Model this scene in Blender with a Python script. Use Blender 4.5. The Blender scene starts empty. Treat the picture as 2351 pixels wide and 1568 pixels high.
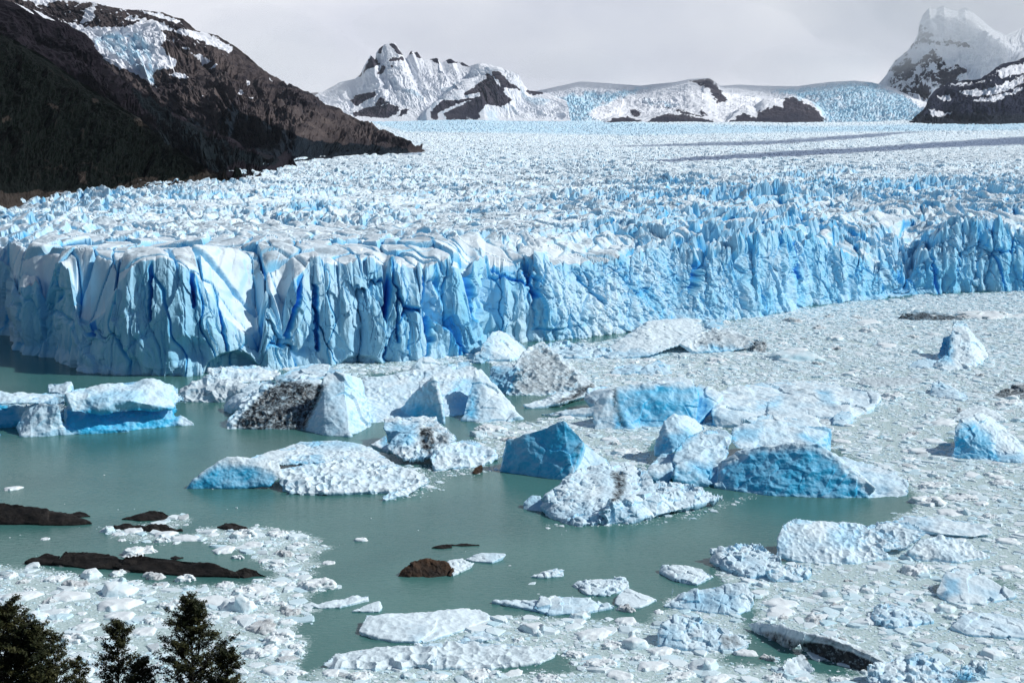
import bpy, bmesh, math, random, time
import numpy as np
from mathutils import Vector

# ------------------------------------------------------------------ camera, sky, sun, exposure
SC = bpy.context.scene
COL = SC.collection
W0, H0, FPX, YH, CAMZ = 2351.0, 1568.0, 3230.0, 330.0, 115.0     # measured on the photograph: focal length, horizon row
TH = math.atan((H0 / 2 - YH) / FPX)
cd = bpy.data.cameras.new("camera"); cam = bpy.data.objects.new("camera", cd); COL.objects.link(cam)
cam.location = (0, 0, CAMZ); cam.rotation_euler = (math.pi / 2 - TH, 0, 0)
cd.sensor_width = 36.0; cd.lens = 36.0 * FPX / W0; cd.clip_start = 0.5; cd.clip_end = 200000.0
SC.camera = cam
SC.view_settings.view_transform = 'Standard'; SC.view_settings.look = 'None'
SC.view_settings.exposure = 0.0; SC.view_settings.gamma = 1.0
SC.cycles.max_bounces = 18; SC.cycles.diffuse_bounces = 5; SC.cycles.volume_bounces = 16
SC.cycles.glossy_bounces = 2; SC.cycles.transmission_bounces = 2
SUN_AZ, SUN_EL = math.radians(90), math.radians(41)
SUNV = Vector((math.sin(SUN_AZ) * math.cos(SUN_EL), math.cos(SUN_AZ) * math.cos(SUN_EL), math.sin(SUN_EL)))
sd = bpy.data.lights.new("sun", 'SUN'); so = bpy.data.objects.new("sun", sd); COL.objects.link(so)
sd.energy = 3.75; sd.angle = math.radians(0.5); sd.color = (1.0, 0.972, 0.935)
so.rotation_euler = (-SUNV).to_track_quat('-Z', 'Y').to_euler(); so.location = (600, 0, 900)

class NT:
    """small helper to wire shader nodes"""
    def __init__(s, tree): s.t = tree; tree.nodes.clear()
    def n(s, typ, ins=None, **kw):
        nd = s.t.nodes.new(typ)
        for k, v in kw.items(): setattr(nd, k, v)
        for k, v in (ins or {}).items(): s.put(nd, k, v)
        return nd
    def put(s, nd, k, v):
        sock = nd.inputs[k]
        if hasattr(v, 'bl_idname') and not hasattr(v, 'is_linked'): v = v.outputs[0]
        if hasattr(v, 'is_linked'): s.t.links.new(v, sock)
        else: sock.default_value = v
    def math(s, op, a, b=0.0, clamp=False):
        nd = s.n('ShaderNodeMath', {0: a, 1: b}, operation=op); nd.use_clamp = clamp; return nd.outputs[0]
    def mix(s, f, a, b):
        nd = s.n('ShaderNodeMix', data_type='RGBA')
        s.put(nd, 0, f); s.put(nd, 6, a); s.put(nd, 7, b); return nd.outputs[2]
    def ramp(s, f, lo, hi):
        nd = s.n('ShaderNodeMapRange', {0: f, 1: lo, 2: hi}); nd.clamp = True; return nd.outputs[0]
    def noise(s, scale, detail=4, rough=0.55, vec=None, dist=0.0):
        nd = s.n('ShaderNodeTexNoise', {'Scale': scale, 'Detail': detail, 'Roughness': rough, 'Distortion': dist})
        if vec is not None: s.put(nd, 'Vector', vec)
        return nd.outputs[0]

wd = bpy.data.worlds.new("World"); SC.world = wd; wd.use_nodes = True
w = NT(wd.node_tree)
sky = w.n('ShaderNodeTexSky', sky_type='NISHITA'); sky.sun_disc = False
sky.sun_elevation = SUN_EL; sky.sun_rotation = SUN_AZ; sky.altitude = 200.0; sky.air_density = 1.0; sky.dust_density = 0.3
tc = w.n('ShaderNodeTexCoord'); sep = w.n('ShaderNodeSeparateXYZ', {0: tc.outputs['Generated']})
mp = w.n('ShaderNodeMapping', {0: tc.outputs['Generated'], 'Scale': (1.0, 1.0, 2.2)})
cn = w.noise(2.6, 6, 0.55, mp.outputs[0], 0.4); cn2 = w.noise(7.0, 5, 0.5, mp.outputs[0], 0.3)
low = w.ramp(sep.outputs[2], 0.62, 0.16)                     # the overcast bank stands over the ice field, blue sky overhead
ahead = w.ramp(sep.outputs[1], -0.25, 0.45)                   # the bank lies up-glacier only
clump = w.math('ADD', w.math('MULTIPLY', w.math('MULTIPLY', low, ahead), 1.3), w.math('MULTIPLY', w.math('SUBTRACT', cn, 0.5), 0.5))
fac = w.ramp(clump, 0.25, 0.75)
tint = w.ramp(w.math('ADD', w.math('MULTIPLY', cn, 0.5), w.math('MULTIPLY', cn2, 0.5)), 0.40, 0.62)
ccol = w.mix(tint, (0.69, 0.72, 0.825, 1), (0.93, 0.945, 1.0, 1))
bg1 = w.n('ShaderNodeBackground', {0: sky, 1: 0.062}); bg2 = w.n('ShaderNodeBackground', {0: ccol, 1: 1.0})
mx = w.n('ShaderNodeMixShader', {0: fac, 1: bg1, 2: bg2})
w.n('ShaderNodeOutputWorld', {0: mx})

# ------------------------------------------------------------------ photograph measurement -> world
CT, ST = math.cos(TH), math.sin(TH)
def ray(px, py):
    u = (np.asarray(px, float) - W0 / 2) / FPX; v = -(np.asarray(py, float) - H0 / 2) / FPX
    return u, CT + v * ST, -ST + v * CT
def ground(px, py, z=0.0):
    dx, dy, dz = ray(px, py); t = (CAMZ - z) / (-dz); return dx * t, dy * t
def at(px, py, Y):
    dx, dy, dz = ray(px, py); t = Y / dy; return dx * t, Y + 0 * t, CAMZ + dz * t
def pt(px, py, pb):
    """world point seen at (px, py) whose foot stands on the water at row pb"""
    return at(px, py, ground(px, pb)[1])
def proj(P):
    x, y, z = P[..., 0], P[..., 1], P[..., 2] - CAMZ
    d = y * CT - z * ST; h = y * ST + z * CT
    return W0 / 2 + FPX * x / d, H0 / 2 - FPX * h / d
def sstep(a, b, x):
    t = np.clip((x - a) / (b - a), 0, 1); return t * t * (3 - 2 * t)
def interp(x, tab, k=1):
    tab = np.array(tab, float); return np.interp(x, tab[:, 0], tab[:, k])
def polymask(px, py, poly, soft=4.0):
    """1 inside the outline, 0 outside, soft edge"""
    poly = np.array(poly, float); ins = np.zeros(px.shape, bool); dm = np.full(px.shape, 1e9)
    for (x1, y1), (x2, y2) in zip(poly, np.roll(poly, -1, 0)):
        c = (y1 > py) != (y2 > py)
        xi = (x2 - x1) * (py - y1) / ((y2 - y1) if y2 != y1 else 1e-9) + x1
        ins ^= c & (px < xi)
        L = (x2 - x1) ** 2 + (y2 - y1) ** 2 + 1e-9
        t = np.clip(((px - x1) * (x2 - x1) + (py - y1) * (y2 - y1)) / L, 0, 1)
        dm = np.minimum(dm, np.hypot(px - x1 - t * (x2 - x1), py - y1 - t * (y2 - y1)))
    sd_ = np.where(ins, dm, -dm)
    return sstep(-soft, soft, sd_)

# ------------------------------------------------------------------ noise
def hsh(ix, iy, iz, seed):
    h = (ix.astype(np.int64) * 374761393 + iy.astype(np.int64) * 668265263 + iz.astype(np.int64) * 2147483647 + seed * 974634777) & 0xFFFFFFFF
    h = ((h ^ (h >> 13)) * 1274126177) & 0xFFFFFFFF
    h = ((h ^ (h >> 15)) * 2246822519) & 0xFFFFFFFF
    return ((h ^ (h >> 16)) & 0xFFFFFF).astype(np.float32) / np.float32(16777216.0)
def vn2(x, y, seed=0):
    ix = np.floor(x); iy = np.floor(y); fx = (x - ix).astype(np.float32); fy = (y - iy).astype(np.float32)
    ix = ix.astype(np.int32); iy = iy.astype(np.int32); z0 = np.zeros_like(ix); TAU = np.float32(6.2831853)
    ux = fx * fx * fx * (fx * (fx * 6 - 15) + 10); uy = fy * fy * fy * (fy * (fy * 6 - 15) + 10)
    def g(i, j):
        a = hsh(ix + i, iy + j, z0, seed) * TAU
        return np.cos(a) * (fx - i) + np.sin(a) * (fy - j)
    a = g(0, 0); b = g(1, 0); c = g(0, 1); d = g(1, 1)
    return ((a + (b - a) * ux) * (1 - uy) + (c + (d - c) * ux) * uy) * 1.5
def vn3(x, y, z, seed=0):
    ix = np.floor(x); iy = np.floor(y); iz = np.floor(z)
    fx = (x - ix).astype(np.float32); fy = (y - iy).astype(np.float32); fz = (z - iz).astype(np.float32)
    ix = ix.astype(np.int32); iy = iy.astype(np.int32); iz = iz.astype(np.int32)
    q = lambda f: f * f * (3 - 2 * f)
    ux, uy, uz = q(fx), q(fy), q(fz); out = 0
    for k in (0, 1):
        for j in (0, 1):
            for i in (0, 1):
                h = hsh(ix + i, iy + j, iz + k, seed)
                gx = h * 2 - 1; gy = (h * 97.13) % 1 * 2 - 1; gz = (h * 5113.7) % 1 * 2 - 1
                out = out + (gx * (fx - i) + gy * (fy - j) + gz * (fz - k)) * (ux if i else 1 - ux) * (uy if j else 1 - uy) * (uz if k else 1 - uz)
    return out * 1.4
def fbm2(x, y, o=4, seed=0, gain=0.5):
    s = 0; a = 1.0
    for k in range(o): s = s + a * vn2(x * 2 ** k, y * 2 ** k, seed + k); a *= gain
    return s
def ridge2(x, y, o=4, seed=0, gain=0.5):
    s = 0; a = 1.0; tot = 0
    for k in range(o):
        s = s + a * (1 - np.abs(vn2(x * 2 ** k, y * 2 ** k, seed + k)) * 1.6); tot += a; a *= gain
    return s / tot
def fbm3(P, o=3, seed=0, gain=0.5):
    s = 0; a = 1.0
    for k in range(o): s = s + a * vn3(P[:, 0] * 2 ** k, P[:, 1] * 2 ** k, P[:, 2] * 2 ** k, seed + k); a *= gain
    return s
def voro2(x, y, seed=0):
    """F1, F2, cell random numbers and offset to the cell's point"""
    ix = np.floor(x).astype(np.int32); iy = np.floor(y).astype(np.int32); x = x.astype(np.float32); y = y.astype(np.float32)
    f1 = np.full(x.shape, 9.0, np.float32); f2 = f1.copy(); cx = np.zeros_like(f1); dx1 = np.zeros_like(f1); dy1 = np.zeros_like(f1)
    z0 = np.zeros_like(ix)
    for j in (-1, 0, 1):
        for i in (-1, 0, 1):
            a = hsh(ix + i, iy + j, z0, seed); b = hsh(ix + i, iy + j, z0, seed + 7)
            dx = x - (ix + i + a); dy = y - (iy + j + b); d = dx * dx + dy * dy
            n = d < f1
            f2 = np.where(n, f1, np.minimum(f2, d)); f1 = np.where(n, d, f1)
            cx = np.where(n, a * 131.7 + b * 71.3, cx); dx1 = np.where(n, dx, dx1); dy1 = np.where(n, dy, dy1)
    return np.sqrt(f1), np.sqrt(f2), cx % 1.0, (cx * 7.31) % 1.0, (cx * 3.77) % 1.0, dx1, dy1
def voro3(P, seed=0):
    P = P.astype(np.float32); I = np.floor(P).astype(np.int32)
    f1 = np.full(len(P), 9.0, np.float32); f2 = f1.copy(); c = np.zeros_like(f1); D = np.zeros_like(P)
    for k in (-1, 0, 1):
        for j in (-1, 0, 1):
            for i in (-1, 0, 1):
                h = hsh(I[:, 0] + i, I[:, 1] + j, I[:, 2] + k, seed)
                d = P - np.stack([I[:, 0] + i + h, I[:, 1] + j + (h * 97.13) % 1, I[:, 2] + k + (h * 5113.7) % 1], 1)
                s = (d * d).sum(1); n = s < f1
                f2 = np.where(n, f1, np.minimum(f2, s)); f1 = np.where(n, s, f1); c = np.where(n, h * 331.7, c); D[n] = d[n]
    return np.sqrt(f1), np.sqrt(f2), c % 1.0, D

# ------------------------------------------------------------------ mesh and object helpers
def mesh_np(name, V, F, mat=None, attrs=None, smooth=False):
    """V (n,3), F (m,k) indices: one mesh datablock"""
    me = bpy.data.meshes.new(name); V = np.asarray(V, np.float32); F = np.asarray(F, np.int32); m, k = F.shape
    me.vertices.add(len(V)); me.vertices.foreach_set('co', V.ravel())
    me.loops.add(m * k); me.loops.foreach_set('vertex_index', F.ravel())
    me.polygons.add(m); me.polygons.foreach_set('loop_start', np.arange(0, m * k, k, dtype=np.int32))
    me.polygons.foreach_set('loop_total', np.full(m, k, np.int32))
    me.polygons.foreach_set('use_smooth', np.full(m, smooth, bool))
    for a, v in (attrs or {}).items():
        at_ = me.attributes.new(a, 'FLOAT', 'POINT'); at_.data.foreach_set('value', np.asarray(v, np.float32).ravel())
    me.update(calc_edges=True)
    if mat: me.materials.append(mat)
    return me
def grid_faces(nr, nc):
    i = np.arange(nr * nc, dtype=np.int32).reshape(nr, nc)
    return np.stack([i[:-1, :-1], i[:-1, 1:], i[1:, 1:], i[1:, :-1]], -1).reshape(-1, 4)
def link(name, me, parent=None, loc=None):
    o = bpy.data.objects.new(name, me); COL.objects.link(o)
    if parent: o.parent = parent
    if loc is not None: o.location = loc
    return o
def tag(o, label=None, cat=None, group=None, kind=None):
    if label: o['label'] = label
    if cat: o['category'] = cat
    if group: o['group'] = group
    if kind: o['kind'] = kind
    return o
def empty(name, loc):
    o = bpy.data.objects.new(name, None); COL.objects.link(o); o.location = loc; return o
def gridnormals(P):
    du = np.gradient(P, axis=1); dv = np.gradient(P, axis=0)
    n = np.cross(du, dv); n /= np.linalg.norm(n, axis=-1, keepdims=True) + 1e-9
    return n
def new_mat(name):
    m = bpy.data.materials.new(name); m.use_nodes = True; return m, NT(m.node_tree)

# ------------------------------------------------------------------ materials
def mat_ice(name, white, blue, dirt, rough=0.5, bump=0.25, bscale=1.2, sss=0.0, sscale=1.0, band=None, deep=None):
    """ice: white weathered crust, fresh blue ice and sediment, with painted cloud shade and bounce light, mixed by attribute"""
    m, t = new_mat(name)
    b = t.n('ShaderNodeAttribute', attribute_name='blue').outputs['Fac']
    d = t.n('ShaderNodeAttribute', attribute_name='dirt').outputs['Fac']
    geo = t.n('ShaderNodeNewGeometry'); pos = geo.outputs['Position']
    n1 = t.noise(bscale * 0.25, 6, 0.6, pos); n2 = t.noise(bscale * 2.0, 5, 0.6, pos)
    bb = t.ramp(t.math('ADD', b, t.math('MULTIPLY', t.math('SUBTRACT', n1, 0.5), 0.28)), 0.0, 1.0)
    c = t.mix(bb, white, blue)
    if deep: c = t.mix(t.ramp(b, 0.85, 1.35), c, deep)             # dense ice of the clefts, deepened to paint in missing blue bounce light
    dd = t.ramp(t.math('ADD', d, t.math('MULTIPLY', t.math('SUBTRACT', n2, 0.5), t.math('MULTIPLY', d, 2.2))), 0.12, 0.95)
    c = t.mix(dd, c, dirt)
    if band: c = t.mix(t.n('ShaderNodeAttribute', attribute_name='band').outputs['Fac'], c, band)  # dark blue cloud shadow painted over the ice colour
    bm = t.n('ShaderNodeBump', {'Strength': bump, 'Distance': 1.0 / bscale, 'Height': n2})
    p = t.n('ShaderNodeBsdfPrincipled', {'Base Color': c, 'Roughness': rough, 'Normal': bm, 'Specular IOR Level': 0.25})
    if sss > 0:
        t.put(p, 'Subsurface Weight', sss); t.put(p, 'Subsurface Radius', (0.10, 0.50, 1.0)); t.put(p, 'Subsurface Scale', sscale)
    t.n('ShaderNodeOutputMaterial', {0: p}); return m
WHITE = (0.73, 0.87, 0.935, 1); BLUE = (0.05, 0.50, 0.83, 1); DIRT = (0.028, 0.033, 0.038, 1)
M_BERG = mat_ice('iceberg_ice', WHITE, BLUE, DIRT, 0.45, 0.12, 0.6)
M_FLOE = mat_ice('floe_ice', (0.80, 0.88, 0.91, 1), (0.33, 0.68, 0.82, 1), (0.16, 0.15, 0.15, 1), 0.5, 0.12, 1.2)
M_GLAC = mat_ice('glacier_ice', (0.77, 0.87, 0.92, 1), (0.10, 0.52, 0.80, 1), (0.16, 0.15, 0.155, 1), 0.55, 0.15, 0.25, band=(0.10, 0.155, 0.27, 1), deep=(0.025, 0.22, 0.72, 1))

def mat_rock(name, c1, c2, scale, bump=0.6, rough=0.8):
    m, t = new_mat(name); pos = t.n('ShaderNodeNewGeometry').outputs['Position']
    n1 = t.noise(scale, 8, 0.65, pos); n2 = t.noise(scale * 6, 5, 0.6, pos)
    c = t.mix(t.ramp(n1, 0.38, 0.64), c1, c2)
    bm = t.n('ShaderNodeBump', {'Strength': bump, 'Distance': 0.6, 'Height': n2})
    p = t.n('ShaderNodeBsdfPrincipled', {'Base Color': c, 'Roughness': rough, 'Normal': bm, 'Specular IOR Level': 0.3})
    t.n('ShaderNodeOutputMaterial', {0: p}); return m
M_BLACKROCK = mat_rock('wet_black_rock', (0.006, 0.0058, 0.0055, 1), (0.017, 0.014, 0.012, 1), 0.35, 0.4, 0.7)
M_BROWNROCK = mat_rock('brown_boulder', (0.016, 0.013, 0.011, 1), (0.075, 0.042, 0.023, 1), 0.22)

def mat_mountain(name, rock1, rock2, veg, snow=(0.82, 0.85, 0.90, 1), ice=(0.45, 0.70, 0.84, 1), scale=0.004, bump=0.5):
    m, t = new_mat(name); geo = t.n('ShaderNodeNewGeometry'); pos = geo.outputs['Position']
    A = lambda n: t.n('ShaderNodeAttribute', attribute_name=n).outputs['Fac']
    n1 = t.noise(scale, 8, 0.62, pos, 0.5); n2 = t.noise(scale * 5, 8, 0.65, pos)
    mp_ = t.n('ShaderNodeMapping', {0: pos, 'Scale': (0.35, 0.35, 2.6), 'Rotation': (0.15, 0.2, 0)})
    n3 = t.noise(scale * 3.0, 6, 0.6, mp_.outputs[0])           # strata
    c = t.mix(t.ramp(t.math('ADD', t.math('MULTIPLY', n1, 0.5), t.math('MULTIPLY', n3, 0.5)), 0.36, 0.62), rock1, rock2)
    jit = t.math('MULTIPLY', t.math('SUBTRACT', n2, 0.5), 0.9)
    vv = t.ramp(t.math('ADD', A('veg'), jit), 0.35, 0.65)
    vc = t.mix(t.ramp(n2, 0.35, 0.7), veg, tuple(v * 1.9 for v in veg[:3]) + (1,))
    c = t.mix(vv, c, vc)
    ss = t.ramp(t.math('ADD', A('snow'), t.math('MULTIPLY', jit, 1.7)), 0.44, 0.56)
    sc = t.mix(t.ramp(t.math('ADD', A('ice'), jit), 0.3, 0.9), snow, ice)
    c = t.mix(ss, c, sc)
    bm = t.n('ShaderNodeBump', {'Strength': bump, 'Distance': 0.06 / scale, 'Height': n2})
    p = t.n('ShaderNodeBsdfPrincipled', {'Base Color': c, 'Roughness': 0.85, 'Normal': bm, 'Specular IOR Level': 0.05})
    t.n('ShaderNodeOutputMaterial', {0: p}); return m

# ------------------------------------------------------------------ brash zones (outlines measured on the water, kept as world outlines)
ZR = [(1200, 905), (1130, 845), (1110, 812), (1400, 780), (1560, 757), (1850, 708), (2080, 682), (2351, 671), (2620, 668), (2900, 1650), (640, 1650), (705, 1545),
      (760, 1525), (960, 1478), (1120, 1425), (1150, 1412), (1400, 1425), (1500, 1432), (1520, 1380), (1640, 1350), (1690, 1405), (1735, 1440), (1740, 1360), (1650, 1330), (1640, 1290), (1800, 1292),
      (2020, 1230), (2060, 1180), (2100, 1165), (2085, 1120), (1900, 1020), (1700, 985), (1500, 1010), (1480, 1080), (1400, 1060), (1200, 1020), (1130, 990), (1090, 960), (1205, 965), (1370, 950), (1360, 915), (1240, 925)]
ZL = [(-300, 1296), (60, 1300), (230, 1325), (420, 1345), (540, 1340), (640, 1325), (600, 1295), (545, 1262), (440, 1235), (455, 1214), (600, 1212), (690, 1222), (745, 1240), (738, 1290), (700, 1335),
      (775, 1345), (700, 1362), (722, 1400), (690, 1440), (705, 1475), (690, 1510), (688, 1650), (-300, 1650)]
ZS = [(225, 1212), (330, 1205), (425, 1180), (435, 1200), (400, 1216), (470, 1235), (330, 1250), (240, 1228)]
ZC = [(640, 850), (700, 842), (1090, 815), (1110, 830), (930, 850), (840, 862)]
ZD = [(830, 1060), (1150, 1075), (1120, 1085), (1020, 1100), (1030, 1115), (980, 1135), (880, 1150), (960, 1120), (900, 1075)]
ZE = [(1090, 985), (1190, 990), (1200, 1030), (1160, 1050), (1090, 1040)]
ZF = [(1250, 1208), (1560, 1180), (1700, 1140), (1760, 1130), (1740, 1142), (1620, 1180), (1480, 1205)]
ZONES = [(ZR, 1.0), (ZL, 1.0), (ZS, 0.75), (ZC, 0.9), (ZD, 0.45), (ZE, 0.8), (ZF, 0.5)]
HOLES = [[(1200, 905), (1290, 905), (1250, 935), (1190, 930)], [(1195, 945), (1290, 935), (1300, 955), (1220, 965)],
         [(2140, 1345), (2260, 1330), (2330, 1345), (2230, 1372), (2140, 1362)], [(1690, 1470), (1800, 1500), (1760, 1530), (1660, 1520)], [(1700, 1425), (1790, 1460), (1850, 1500), (1980, 1545), (1860, 1550), (1730, 1480)],
         [(1100, 1505), (1290, 1500), (1330, 1540), (1180, 1548)], [(2180, 1000), (2300, 1010), (2260, 1025), (2170, 1020)]]
def zone_density(px, py, soft=7.0):
    d = np.zeros(px.shape)
    jx = px + 14 * vn2(px / 45, py / 16, 71) + 6 * vn2(px / 13, py / 6, 72); jy = py + 7 * vn2(px / 45, py / 16, 73) + 3 * vn2(px / 13, py / 6, 74)
    for z, k in ZONES: d = np.maximum(d, k * polymask(jx, jy, z, soft))
    for h in HOLES: d = d * (1 - 0.95 * polymask(jx, jy, h, soft))
    return d

# ------------------------------------------------------------------ lake
def build_lake():
    xs = np.concatenate([[-60000, -6000, -1800], np.linspace(-900, 900, 420), [1800, 6000, 60000]])
    ys = np.concatenate([[-3000, -200, 150], np.geomspace(240, 1300, 420), [2000, 8000, 90000]])
    X, Y = np.meshgrid(xs, ys); P = np.stack([X, Y, 0 * X], -1)
    px, py = proj(np.where(Y[..., None] > 100, P, [0, 500.0, 0]))
    s = np.where((Y > 200) & (Y < 1290) & (np.abs(X) < 890), zone_density(px, py, 12.0), 0)
    m, t = new_mat('glacial_water')
    pos = t.n('ShaderNodeNewGeometry').outputs['Position']
    a = t.n('ShaderNodeAttribute', attribute_name='slush').outputs['Fac']
    n1 = t.noise(1.1, 6, 0.65, pos); n2 = t.noise(0.02, 4, 0.5, pos)
    c = t.mix(t.ramp(n2, 0.35, 0.65), (0.048, 0.155, 0.145, 1), (0.072, 0.200, 0.184, 1))
    film = t.ramp(t.math('ADD', t.math('MULTIPLY', a, 1.05), t.math('MULTIPLY', t.math('SUBTRACT', n1, 0.5), 2.2)), 0.35, 1.1)
    c = t.mix(t.math('MULTIPLY', film, 0.85), c, (0.60, 0.74, 0.745, 1))
    mp_ = t.n('ShaderNodeMapping', {0: pos, 'Scale': (0.5, 1.3, 1.0), 'Rotation': (0, 0, 0.35)})
    wv = t.noise(0.9, 4, 0.6, mp_.outputs[0], 0.6)
    bm = t.n('ShaderNodeBump', {'Strength': 0.42, 'Distance': 0.3, 'Height': wv})
    p = t.n('ShaderNodeBsdfPrincipled', {'Base Color': c, 'Roughness': t.math('ADD', 0.12, t.math('MULTIPLY', film, 0.4)), 'IOR': 1.33, 'Specular IOR Level': 0.22, 'Normal': bm})
    t.n('ShaderNodeOutputMaterial', {0: p})
    me = mesh_np('lake', P.reshape(-1, 3), grid_faces(len(ys), len(xs)), m, {'slush': s.ravel()}, True)
    tag(link('lake', me), kind='structure')
build_lake()

# ------------------------------------------------------------------ glacier
PROF = [(500, 640), (700, 590), (850, 555), (1000, 522), (1200, 482), (1500, 443), (2000, 408), (2500, 388), (3000, 374), (4000, 352), (6000, 326), (8000, 307), (10000, 294), (12000, 285), (13500, 279), (16000, 272), (20000, 262)]
def prof_row(r): return interp(r, PROF)
def glac_at(px, py):
    """point of the ice surface seen at (px, py)"""
    tab = np.array(PROF, float)[::-1]; r = np.interp(py, tab[:, 1], tab[:, 0])
    return at(px, py, r)
FB = [(-300, 745), (0, 767), (30, 772), (40, 798), (60, 815), (130, 822), (160, 838), (185, 852), (240, 858), (400, 862), (470, 861), (530, 855), (590, 850), (615, 851), (650, 845), (720, 838), (840, 833), (950, 826), (1060, 815), (1098, 806), (1114, 790), (1230, 785),
      (1400, 768), (1530, 750), (1700, 732), (1800, 717), (1850, 702), (1980, 690), (2075, 679), (2090, 677), (2200, 672), (2351, 668), (2620, 664)]
FT = [(-300, 600, 10), (0, 600, 10), (30, 612, 9), (45, 655, 8), (65, 665, 7), (90, 645, 7), (110, 688, 7), (127, 640, 6), (132, 610, 6), (150, 602, 6), (168, 620, 6), (178, 700, 8), (190, 738, 9), (215, 745, 10), (240, 735, 9), (262, 700, 8), (285, 660, 7), (310, 624, 7), (330, 610, 10), (380, 602, 12), (425, 614, 12), (455, 645, 10), (480, 675, 9), (505, 715, 8), (525, 748, 7), (550, 772, 6), (575, 793, 5), (594, 806, 4),
      (603, 780, 3), (614, 705, 4), (624, 688, 4), (636, 712, 4), (648, 745, 5), (660, 690, 7), (680, 645, 8), (700, 622, 14), (720, 604, 18), (770, 598, 20), (798, 618, 16), (830, 604, 19), (870, 608, 18), (878, 614, 16), (885, 660, 14), (893, 610, 17), (930, 602, 20), (968, 610, 18), (976, 655, 14), (984, 606, 18), (1030, 602, 21), (1060, 618, 18), (1074, 695, 14), (1087, 610, 18), (1130, 602, 22), (1180, 608, 22), (1230, 605, 24), (1350, 600, 36), (1450, 585, 52), (1550, 580, 62), (1600, 600, 42),
      (1660, 575, 40), (1720, 545, 35), (1850, 555, 30), (1950, 580, 28), (2050, 620, 22), (2085, 640, 22), (2110, 590, 20), (2180, 535, 22), (2280, 525, 24), (2351, 545, 25), (2620, 545, 25)]
SHADOW_DIRT_BANDS = [([(1400, 336), (1567, 329), (1780, 322), (2050, 304), (2130, 303), (2000, 318), (1780, 333), (1567, 337), (1400, 339)], 0.85),  # strong bands are cloud shadow painted on the ice, weak ones dirt
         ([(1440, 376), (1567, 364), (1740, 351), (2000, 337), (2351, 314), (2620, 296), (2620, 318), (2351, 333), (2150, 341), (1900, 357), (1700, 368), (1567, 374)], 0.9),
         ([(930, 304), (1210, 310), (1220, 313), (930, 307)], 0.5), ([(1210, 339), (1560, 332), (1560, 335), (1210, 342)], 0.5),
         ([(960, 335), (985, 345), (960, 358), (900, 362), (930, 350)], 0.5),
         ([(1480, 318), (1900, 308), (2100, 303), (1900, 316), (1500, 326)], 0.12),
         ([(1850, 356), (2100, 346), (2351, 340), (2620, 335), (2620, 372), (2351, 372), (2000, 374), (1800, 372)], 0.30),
         ([(950, 420), (1200, 398), (1350, 395), (1280, 415), (1050, 432)], 0.22), ([(660, 385), (900, 362), (1000, 375), (800, 392), (660, 392)], 0.2)]
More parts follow.
